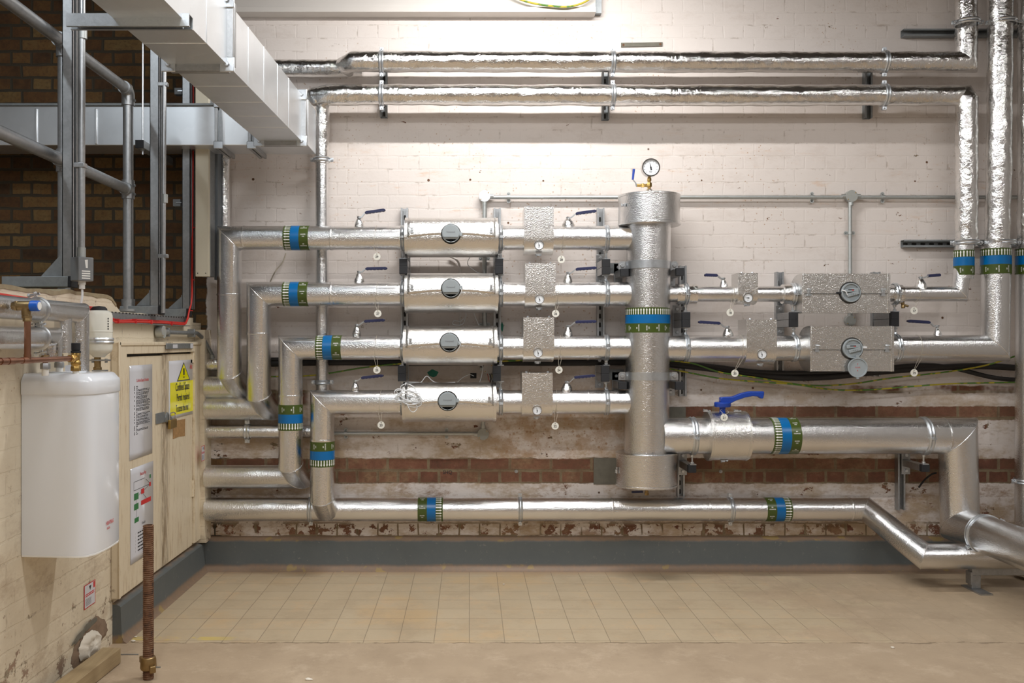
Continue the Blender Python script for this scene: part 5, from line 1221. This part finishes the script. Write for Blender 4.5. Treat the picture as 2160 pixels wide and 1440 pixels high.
# fittings
def fitting(px, y0, y1, X, label, wht):
    Y = YL(px, X); x = X; t = thing('heater_connection', label, 'pipe fitting', (x, Y, ZZ(y1, Y)), 'heater connections')
    MB().cyl((x, Y, ZZ(y0, Y)), (x, Y, ZZ(wht, Y)), .0085, 16).build('tube', 'copper', t)
    n = MB(); z0 = ZZ(wht, Y); n.hexnut((x, Y, z0), VZ, .016, .020); n.hexnut((x, Y, z0+.026), VZ, .0135, .014); n.build('nut', 'galv', t)
    n = MB(); n.hexnut((x, Y, ZZ(y0, Y)-.022), VZ, .0135, .020); n.build('compression_nut', 'oldbrass', t)
    MB().cyl((x, Y, z0), (x, Y, ZZ(y1, Y)), .0115, 18).build('white_stub', 'white', t)
fitting(95.5, 748, 792, -1.43, 'nutted brass and white connection on the left of the heater top', 778)
fitting(125, 744, 786, -1.43, 'nutted brass and white connection at the middle of the heater top', 775)
# copper pipework with relief valves
XC = -1.35; zcu = 1.2355
def cy(px): return YL(px, XC)
t = thing('copper_pipe', 'copper pipe running to the heater relief valve with an upright branch', 'pipe', (XC, cy(58), zcu))
MB().sweep([(XC, 1.9, zcu), (XC, cy(148), zcu)], .0088, 18).build('horizontal_tube', 'copper', t)
MB().sweep([(XC, cy(58), zcu), (XC, cy(58), 1.362)], .0096, 18).build('upright_tube', 'copper', t)
j = MB(); j.cyl((XC, cy(0), zcu), (XC, cy(13), zcu), .0108, 18); j.cyl((XC, cy(16), zcu), (XC, cy(29), zcu), .0108, 18); j.cyl((XC, cy(46), zcu), (XC, cy(68), zcu), .0102, 18); j.cyl((XC, cy(58), zcu), (XC, cy(58), zcu+.018), .0108, 18); j.build('joint', 'copper', t)
yq = cy(58); zq = 1.4015
t = thing('pressure_reducing_valve', 'brass valve with bright blue cap on top of the upright copper tube', 'valve', (XC, yq, 1.36))
v = MB()
v.cyl((XC-.028, yq, zq), (XC+.012, yq, zq), .0145, 20); v.cyl((XC-.046, yq, zq), (XC-.026, yq, zq), .0125, 8); v.hexnut((XC-.036, yq, zq), VX, .0165, .008)
v.cyl((XC-.004, yq, zq), (XC-.004, yq, zq-.028), .0135, 20); v.hexnut((XC-.001, yq, 1.354), VZ, .0125, .014); v.hexnut((XC-.002, yq, 1.364), VZ, .0145, .010); v.build('body', 'oldbrass', t)
MB().cyl((XC+.010, yq, zq), (XC+.036, yq, zq), .0165, 24).build('cap', 'bluecap', t, bevel=.002)
MB().cyl((XC+.036, yq, zq), (XC+.0375, yq, zq), .0125, 20).build('cap_disc', 'white', t)
YV = cy(160); xv = XC
t = thing('relief_valve', 'brass relief valve with black cap on the right of the heater top', 'valve', P(160, 785, YV)); v = MB()
v.cyl((xv, YV, ZZ(780, YV)), (xv, YV, ZZ(744, YV)), .0135, 20); v.hexnut((xv, YV, ZZ(782, YV)), VZ, .0165, .018); v.hexnut((xv, YV, ZZ(752, YV)), VZ, .015, .016)
v.cyl((xv, YV, zcu), (xv, cy(146), zcu), .0115, 16); v.hexnut((xv, cy(152), zcu), -VY, .0150, .014)
v.ball((xv, YV, ZZ(766, YV)), .0165, 16, 10); v.build('body', 'brass', t)
MB().lathe((xv, YV, ZZ(744, YV)), VZ, [(0, 0), (0, .0165), (.007, .0165), (.008, .012), (.010, .0145), (.032, .0150), (.034, .013), (.034, 0)], 16).build('cap', 'black', t)
MB().cyl((xv, YV, ZZ(782, YV)), (xv, YV, ZZ(794, YV)), .011, 16).build('white_stub', 'white', t)
# ================= WATER HEATER =================
t = thing('water_heater', 'white rounded electric water heater hung on the cream wall', 'water heater', (-1.4, 3.2, .563))
pl = [(-1.528, 3.052), (-1.50, 3.048), (-1.37, 3.036), (-1.335, 3.034)]
for k in range(7): a = -PI/2+PI/2*k/6*.95; pl.append((-1.335+.052*math.cos(a), 3.10+.066*math.sin(a)))
pl += [(-1.279, 3.14), (-1.278, 3.18), (-1.280, 3.22)]
for k in range(1, 7): a = PI/2*k/6; pl.append((-1.335+.055*math.cos(a), 3.25+.075*math.sin(a)))
pl += [(-1.40, 3.33), (-1.528, 3.335)]
cx0, cy0 = -1.42, 3.19
def layer(m, sections):
    n = len(pl); vs = []; fs = []
    for zz, g in sections: vs += [((x-cx0)*g+cx0 if x > -1.52 else x, (y-cy0)*g+cy0, zz) for x, y in pl]
    for i in range(len(sections)-1):
        for j in range(n): a = i*n+j; b = i*n+(j+1) % n; fs.append((a, b, b+n, a+n))
    fs += [tuple(range(n))[::-1], tuple(range((len(sections)-1)*n, len(sections)*n))]
    m.add(vs, fs); return m
zt1 = 1.118
layer(MB(), [(.561, .955), (.563, .985), (.570, 1.0), (zt1, 1.0)]).build('case', 'heater', t, ang=28)
layer(MB(), [(.557, .95), (.559, .992), (.5645, .995), (.565, .95)]).build('base_rim', 'white', t, ang=28)
layer(MB(), [(zt1-.006, 1.02), (zt1-.004, 1.028), (zt1+.036, 1.024), (zt1+.042, 1.012), (zt1+.062, .90), (zt1+.065, .86), (zt1+.066, .5)]).build('top_cover', 'heater', t, ang=40)
MB().box((XX(103, 3.15), 3.10, zt1+.064), (XX(165, 3.15), 3.22, zt1+.070)).build('access_panel', 'heater', t, bevel=.002)
nf = lambda x, y: Vector((-1.2765, 3.255+x, .645+y))
MB().text('HEATRAE', .019, lambda x, y: Vector((-1.2765, 3.178+x, .652+y)), .01, .8).text('SADIA', .012, lambda x, y: Vector((-1.2765, 3.165+x, .634+y)), .01, .8).build('lettering', 'redink', t)
tag(MB().add([P(138, 788, 3.16), P(152, 789, 3.16), P(153, 768, 3.17), P(137, 771, 3.17)], [(0, 1, 2, 3)]).build('instruction_card', 'paper', origin=P(145, 789, 3.16)), 'small pale card standing on the heater top between the valves', 'card')
# expansion vessel
YV2 = 3.53; xe = XX(209, YV2); t = thing('expansion_vessel', 'cream expansion vessel strapped to the wall above the water heater', 'vessel', (xe, YV2, ZZ(752, YV2)))
z0, z1_ = ZZ(753, YV2), ZZ(654, YV2); r = .0505; hgt = z1_-z0
MB().lathe((xe, YV2, z0), VZ, [(0, 0), (.0, .022), (.006, .026), (.014, .036), (.022, .046), (.032, r), (.098, r), (.099, r+.001), (.104, r+.001), (.105, r), (hgt-.022, r), (hgt-.010, .047), (hgt-.003, .038), (hgt, .028), (hgt+.002, 0)], 44).build('tank', 'vessel', t)
zb5 = ZZ(717, YV2); MB().lathe((xe, YV2, zb5-.014), VZ, [(0, r), (0, r+.003), (.005, r+.006), (.011, r+.002), (.017, r+.006), (.023, r+.003), (.023, r)], 44).cbox((xe-.03, YV2+.03, zb5-.003), (.12, .01, .03)).build('strap', 'zinc', t)
MB().lathe((xe, YV2, z1_-.004), VZ, [(0, .0), (0, .032), (.010, .030), (.018, .022), (.021, .0)], 24).build('valve_cap', 'black', t)
MB().cbox((xe+.003, YV2, z0-.012), (.074, .03, .006)).cyl((xe-.024, YV2, z0-.022), (xe-.024, YV2, z0-.006), .006, 8).cyl((xe+.028, YV2, z0-.022), (xe+.028, YV2, z0-.006), .006, 8).build('bracket', 'galv', t)
MB().cyl((xe-.006, YV2, z0-.048), (xe-.006, YV2, z0), .0125, 16).hexnut((xe-.006, YV2, z0-.052), VZ, .016, .014).build('stem', 'oldbrass', t)
MB().box((xe-.02, YV2-.02, z0-.068), (xe+.028, YV2+.02, z0-.050)).build('foot_bracket', 'galv', t)
lb = MB()
for k, (w, mm) in enumerate(((.012, 0), (.012, 0), (.012, 0), (.012, 0), (.012, 0))):
    for q in range(2):
        a = .42+.06*q; 
        lb.add([Vector((xe+math.cos(-a-s2)*(r+.0006), YV2+math.sin(-a-s2)*(r+.0006), z0+.108+k*.010+dz)) for s2, dz in ((0, 0), (.05, 0), (.05, .006), (0, .006))], [(0, 1, 2, 3)])
lb.build('printed_label', 'ink', t)
# ================= NOTICES ON THE CUPBOARD =================
LZ = LX+.0012
def sheet(name, label, cat, pxa, pxb, ya0, yb0, ya1, yb1, mat, X=LZ, group=None, curl=.0):
    a = PL(pxa, ya0, X); b = PL(pxb, yb0, X); c = PL(pxb, yb1, X); d = PL(pxa, ya1, X)
    t = thing(name, label, cat, d, group); zt_ = (a.z+b.z)/2; zb = (c.z+d.z)/2; y0_, y1_ = a.y, b.y
    m = MB(); n = 14; vs = []; fs = []
    for i in range(n+1):
        zz = zt_+(zb-zt_)*i/n
        for j in range(3):
            f = j/2; vs.append((X+curl*noise.noise(Vector((i*.7, j, pxa)))+(curl if j != 1 else 0)*.4, y0_+(y1_-y0_)*f, zz))
    for i in range(n):
        for j in range(2): q = i*3+j; fs.append((q, q+1, q+4, q+3))
    o = m.add(vs, fs).build('sheet', mat, t, ang=80); so = o.modifiers.new('thickness', 'SOLIDIFY'); so.thickness = .0008
    def fn(u, v, off=.0016): return Vector((X+off+curl*1.2, y0_+(y1_-y0_)*u, zt_+(zb-zt_)*v))
    return t, fn, (y1_-y0_), (zt_-zb)
def rect(m, fn, u0, v0, u1, v1, off=.0016): m.add([fn(u0, v0, off), fn(u1, v0, off), fn(u1, v1, off), fn(u0, v1, off)], [(0, 1, 2, 3)]); return m
def txt(m, fn, W, Hh, s, u, v, size, off=.0020, sx=1.0, bold=0): return m.text(s, size, lambda x, y: fn(u+x/W, v-y/Hh, off), bold, sx)
t, fn, W, Hh = sheet('notice', 'tall laminated checklist sheet on the left cupboard leaf', 'notice', 273, 321, 772, 767, 972, 955, 'paper', group='laminated notices')
txt(MB(), fn, W, Hh, 'Confined Space Checklist', .55, .165, .020, sx=.75, bold=.01).build('title', 'redink', t)
m = MB(); rr = random.Random(5); v = .225
for blk in (1, 1, 2, 3, 3, 4, 2, 3, 1, 2, 2, 2, 3, 1, 1, 2, 1, 1):
    m.cbox(fn(.20, v+.003), (.0004, .006, .006))
    for q in range(blk):
        u = .27
        while u < (.30 if blk == 1 else .80)*rr.uniform(.9, 1.08) and u < .88:
            w = rr.uniform(.03, .09); rect(m, fn, u, v, u+w, v+.0065); u += w+.015
        v += .0125
    v += .005
m.build('small_print', 'ink', t)
t, fn, W, Hh = sheet('notice', 'laminated flow chart sheet with red and green boxes, partly behind the rusty rod', 'notice', 275, 323, 990, 971, 1189, 1163, 'paper', group='laminated notices')
txt(MB(), fn, W, Hh, 'Rescue Plan', .53, .09, .022, sx=.7, bold=.01).build('title', 'redink', t)
g = MB(); rect(g, fn, .82, .135, .88, .175); rect(g, fn, .14, .275, .33, .345); rect(g, fn, .14, .385, .33, .45); rect(g, fn, .16, .535, .34, .585); g.build('green_boxes', 'greenink', t)
g = MB(); rect(g, fn, .80, .22, .88, .265); rect(g, fn, .44, .255, .58, .31); rect(g, fn, .44, .38, .88, .43); g.build('red_boxes', 'redink', t)
m = MB()
for a, b in (((.33, .31), (.44, .285)), ((.58, .28), (.80, .245)), ((.66, .17), (.82, .225)), ((.52, .31), (.68, .375)), ((.23, .345), (.23, .385)), ((.24, .45), (.24, .535)), ((.13, .15), (.60, .15)), ((.13, .15), (.13, .24)), ((.13, .24), (.80, .24))):
    p, q = fn(*a), fn(*b); d = (q-p).normalized(); w = VX.cross(d)*.0009; m.add([p-w, q-w, q+w, p+w], [(0, 1, 2, 3)])
txt(m, fn, W, Hh, 'Checklist', .55, .625, .017, sx=.7)
for k in range(6):
    txt(m, fn, W, Hh, str(k+1), .20, .705+k*.037, .012, sx=.8); u = .3
    while u < .85: w = rr.uniform(.05, .12); rect(m, fn, u, .700+k*.037, u+w, .714+k*.037); u += w+.02
m.build('small_print', 'ink', t)
t, fn, W, Hh = sheet('warning_sign', 'white and yellow confined space warning sign on the right cupboard leaf', 'sign', 356, 410, 760, 759, 881, 875, 'paper')
py_ = MB(); ring = []
for cx_, cv_, s0 in ((.86, .41, 0), (.96, .41, 0)): pass
rect(py_, fn, .04, .375, .955, .945, .0018); py_.build('yellow_panel', 'yellow', t)
tr = MB(); tr.add([fn(.55, .035, .0019), fn(.80, .365, .0019), fn(.29, .365, .0019)], [(0, 1, 2)]); tr.build('triangle_border', 'ink', t)
tr = MB(); tr.add([fn(.55, .062, .0024), fn(.765, .350, .0024), fn(.325, .350, .0024)], [(0, 1, 2)]); tr.build('triangle', 'yellow', t)
tx = MB(); rect(tx, fn, .525, .145, .575, .265, .0030); rect(tx, fn, .53, .290, .57, .315, .0030)
txt(tx, fn, W, Hh, 'Confined Space', .50, .47, .058, .0030, .62, .012); txt(tx, fn, W, Hh, 'Permit required', .52, .655, .054, .0030, .60, .012); txt(tx, fn, W, Hh, 'To access the area !', .50, .845, .052, .0030, .50, .012)
tx.build('wording', 'ink', t)
txt(MB(), fn, W, Hh, 'Ambit', .84, .125, .040, .0030, .42, .015).build('red_logo', 'redink', t)
# glue residue, hasp, padlock, vent strip
a, b, c, d = [PL(*q, LZ-.0006) for q in ((365, 888), (390.5, 883), (389.5, 919), (364.5, 926))]
tag(MB().prism([(a.y, a.z), (b.y, b.z), (c.y, c.z), ((c.y+d.y)/2, c.z+.006), (d.y, d.z)], (LZ-.0008, 0, 0), VY, VZ, VX*.0012).build('glue_patch', 'residue', origin=d), 'brown glue patch left below the warning sign on the cupboard', 'glue patch')
t = thing('hasp', 'grey steel hasp across the gap between the cupboard leaves', 'hasp', PL(343, 885, LZ))
a, b = PL(328, 872, LZ), PL(346, 890, LZ)
MB().box((LZ, a.y, b.z), (LZ+.004, b.y, a.z)).build('hinged_plate', 'galv_dull', t, bevel=.001)
a, b = PL(345, 878, LZ), PL(358, 887, LZ)
MB().box((LZ+.004, a.y, b.z), (LZ+.007, b.y, a.z)).lathe(PL(350, 880, LZ)+Vector((.002, 0, 0)), VX, [(0, 0), (0, .026), (.007, .026), (.007, 0)], 8).build('strap', 'galv_dull', t, bevel=.001)
MB().loop([PL(355, 883, LZ)+Vector((.012+.008*math.cos(k*PI/8), 0, .010*math.sin(k*PI/8))) for k in range(16)], .003).build('staple', 'galv', t)
t = thing('padlock', 'brass padlock hanging from the grey hasp', 'padlock', PL(361, 900, LZ+.01))
a, b = PL(355, 886, LZ+.012), PL(369, 901, LZ+.012); lk = (a+b)/2
MB().cbox((LZ+.016, lk.y, lk.z), (.014, b.y-a.y, a.z-b.z)).build('body', 'padbrass', t, bevel=.003)
yy0, yy1 = a.y+.008, b.y-.008; zt_ = a.z
MB().wire([(LZ+.016, yy0, zt_-.01), (LZ+.016, yy0, zt_+.018), (LZ+.016, yy0+.006, zt_+.030), (LZ+.016, (yy0+yy1)/2, zt_+.035), (LZ+.016, yy1-.006, zt_+.030), (LZ+.016, yy1, zt_+.018), (LZ+.016, yy1, zt_-.01)], .0035, 10, 5).build('shackle', 'chrome', t)
a, b = PL(351, 724, DX+.008), PL(407, 736, DX+.008)
t = thing('door_stay', 'flat grey steel bar on the head of the cupboard frame', 'plate', a)
MB().box((DX+.002, a.y, a.z-.028), (DX+.010, b.y, a.z)).build('bar', 'galv_dull', t, bevel=.002)
MB().box((DX+.010, a.y+.09, a.z-.024), (DX+.0108, a.y+.16, a.z-.005)).box((DX+.010, b.y-.05, a.z-.026), (DX+.0108, b.y-.004, a.z-.001)).build('worn_patch', 'paper', t)
# small red bordered stickers
def sticker(pa, pb, X, label, plane='left'):
    a = PL(*pa, X); b = PL(*pb, X)
    t = thing('warning_sticker', label, 'sticker', a, 'red bordered stickers'); u0, u1, z0_, z1_ = a.y, b.y, b.z, a.z
    f = lambda u, v, off=0: Vector((X+off, u0+(u1-u0)*u, z1_+(z0_-z1_)*v)); W = u1-u0; Hh = z1_-z0_
    rect(MB(), f, 0, 0, 1, 1, .0006).build('border', 'redink', t); rect(MB(), f, .05, .035, .95, .965, .0010).build('sheet', 'paper', t)
    m = MB(); rect(m, f, .8, .05, .93, .30, .0013)
    for k in range(2): rect(m, f, .1, .40+k*.07, .88, .44+k*.07, .0013)
    m.build('red_print', 'redink', t)
    m = MB()
    m.add([f(.42, .12, .0013), f(.62, .12, .0013), f(.52, .32, .0013)], [(0, 1, 2)])
    for k in range(6): rect(m, f, .12, .62+k*.05, .62, .635+k*.05, .0013)
    m.build('small_print', 'ink', t)
sticker((177, 1236), (201, 1270), WX+.0012, 'red-bordered sticker on the rough cream wall below the heater')
sticker((424.5, 941), (431.5, 970), -1.468, 'red-bordered sticker beside the cupboard frame where the pipes leave')
# rough hole and plaster lumps at the wall foot
def ragged(pxs, X, seed, amp):
    rq = random.Random(seed); out = []
    for i in range(len(pxs)):
        a = PL(*pxs[i], X); b = PL(*pxs[(i+1) % len(pxs)], X)
        for k in range(5):
            p = a.lerp(b, k/5); out.append((p.y+rq.uniform(-amp, amp), p.z+rq.uniform(-amp, amp)))
    return out
def relief(name, pts, X, h, mat, parent, seed):
    # irregular low mound filling an outline on the wall
    cy = sum(p[0] for p in pts)/len(pts); cz = sum(p[1] for p in pts)/len(pts); n = len(pts); vs = []; fs = []; L = 7
    for l in range(L):
        f = 1-l/L
        for q, (y, z) in enumerate(pts):
            yy, zz = cy+(y-cy)*f, cz+(z-cz)*f
            hh = h*min(1, l/2)*(1+.9*noise.noise(Vector((yy*22, zz*22, seed)))+.5*noise.noise(Vector((yy*60, zz*60, seed))))
            vs.append((X+hh, yy, zz))
    vs.append((X+h, cy, cz))
    for l in range(L-1):
        for q in range(n): a = l*n+q; b = l*n+(q+1) % n; fs.append((a, b, b+n, a+n))
    for q in range(n): fs.append(((L-1)*n+q, (L-1)*n+(q+1) % n, L*n))
    return MB().add(vs, fs).build(name, mat, parent, ang=50)
t = thing('broken_brick', 'ragged dark hole edge above the broken plaster at the wall foot', 'brick rubble', PL(180, 1340, WX))
relief('rubble', ragged([(150, 1396), (155, 1366), (168, 1338), (185, 1312), (205, 1298), (222, 1306), (228, 1330), (214, 1350), (190, 1360), (170, 1390), (160, 1412)], WX+.001, 4, .006), WX+.001, .007, 'rubble', t, 1.0)
relief('crevice', ragged([(150, 1362), (165, 1337), (185, 1315), (203, 1300), (206, 1306), (188, 1324), (170, 1346), (158, 1358)], WX+.009, 9, .004), WX+.009, .001, 'cement', t, 2.0)
t = thing('broken_plaster', 'lump of broken white plaster in the ragged hole at the wall foot', 'plaster', PL(190, 1380, WX))
relief('plaster', ragged([(168, 1392), (166, 1368), (176, 1342), (192, 1328), (206, 1332), (213, 1350), (210, 1368), (196, 1382), (178, 1398)], WX+.010, 6, .004), WX+.010, .016, 'plaster', t, 3.0)

# timber and threaded prop
t = thing('timber_batten', 'sawn timber batten lying on the floor against the left wall', 'timber', (-1.46, 3.2, 0))
R = rotz(math.radians(-3))
m = MB(); a = P(234, 1400, YL(234, -1.44)); m.cbox((-1.47, 3.0, .033), (.075, 1.2, .062), 0, R); m.build('batten', 'timber', t, bevel=.003)
YJ = 3.43; xj = XX(313, YJ); t = thing('threaded_prop', 'rusty hollow threaded rod standing upright on the floor in front of the cupboard', 'rod', (xj, YJ, 0))
m = MB(); prof_ = []; zj = ZZ(1107, YJ); n = 74; rj = .0195
for k in range(n):
    z_ = .004+(zj-.004)*k/n; dz = (zj-.004)/n; prof_ += [(z_, rj-.0018), (z_+dz*.35, rj+.0008), (z_+dz*.65, rj+.0008)]
m.lathe((xj, YJ, 0), VZ, [(.002, 0), (.002, rj)]+prof_+[(zj, rj-.001), (zj, rj*.72), (zj-.05, rj*.70), (zj-.05, 0)], 28); m.build('threaded_tube', 'rust', t, ang=60)
zn = ZZ(1396, YJ); m = MB().lathe((xj, YJ, zn-.028), VZ, [(0, rj), (0, rj+.007), (.008, rj+.011), (.040, rj+.009), (.050, rj+.006), (.050, rj)], 20)
m.cbox((xj+.022, YJ-.02, zn-.018), (.022, .034, .026), 0, rotz(.5)); m.cbox((xj-.024, YJ+.01, zn+.006), (.022, .03, .024), 0, rotz(.6)); m.build('wing_nut', 'oldbrass', t, bevel=.003)
MB().cyl((xj+.02, YJ-.02, zn-.012), (xj+.055, YJ-.026, zn-.010), .003, 8).build('pin', 'galv_dull', t)
# bits on the floor
for k, (px, py, s, w) in enumerate(((1883, 1367, .010, 'right of centre, mid floor'), (652, 1434, .014, 'at the bottom edge of the picture'), (1693, 1201, .008, 'against the skirting at the right'), (281, 1353, .010, 'at the end of the left skirting'), (242, 1389, .014, 'beside the timber batten'), (1062, 1233, .006, 'near the skirting in the middle'), (287, 1344, .007, 'near the yellow floor mark'))):
    Y = F*H/(py-CY); p = Vector((XX(px, Y), Y, .003))
    tag(MB().ball(p, s, 8, 6, rough=.9, sq=(1, .6, .35)).build('plaster_crumb', 'plaster', origin=p, ang=20), 'pale crumb of plaster on the floor '+w, 'debris', 'crumbs on the floor')
Y = F*H/(1381-CY); p = Vector((XX(255, Y), Y, .003))
tag(MB().sweep([p, Vector((XX(292, Y), Y, .003))], .0018, 6).build('scrap_wire', 'galv_dull', origin=p), 'thin straight piece of wire on the floor near the timber', 'wire')
for o in list(bpy.data.objects):
    if '_o' in o: del o['_o']
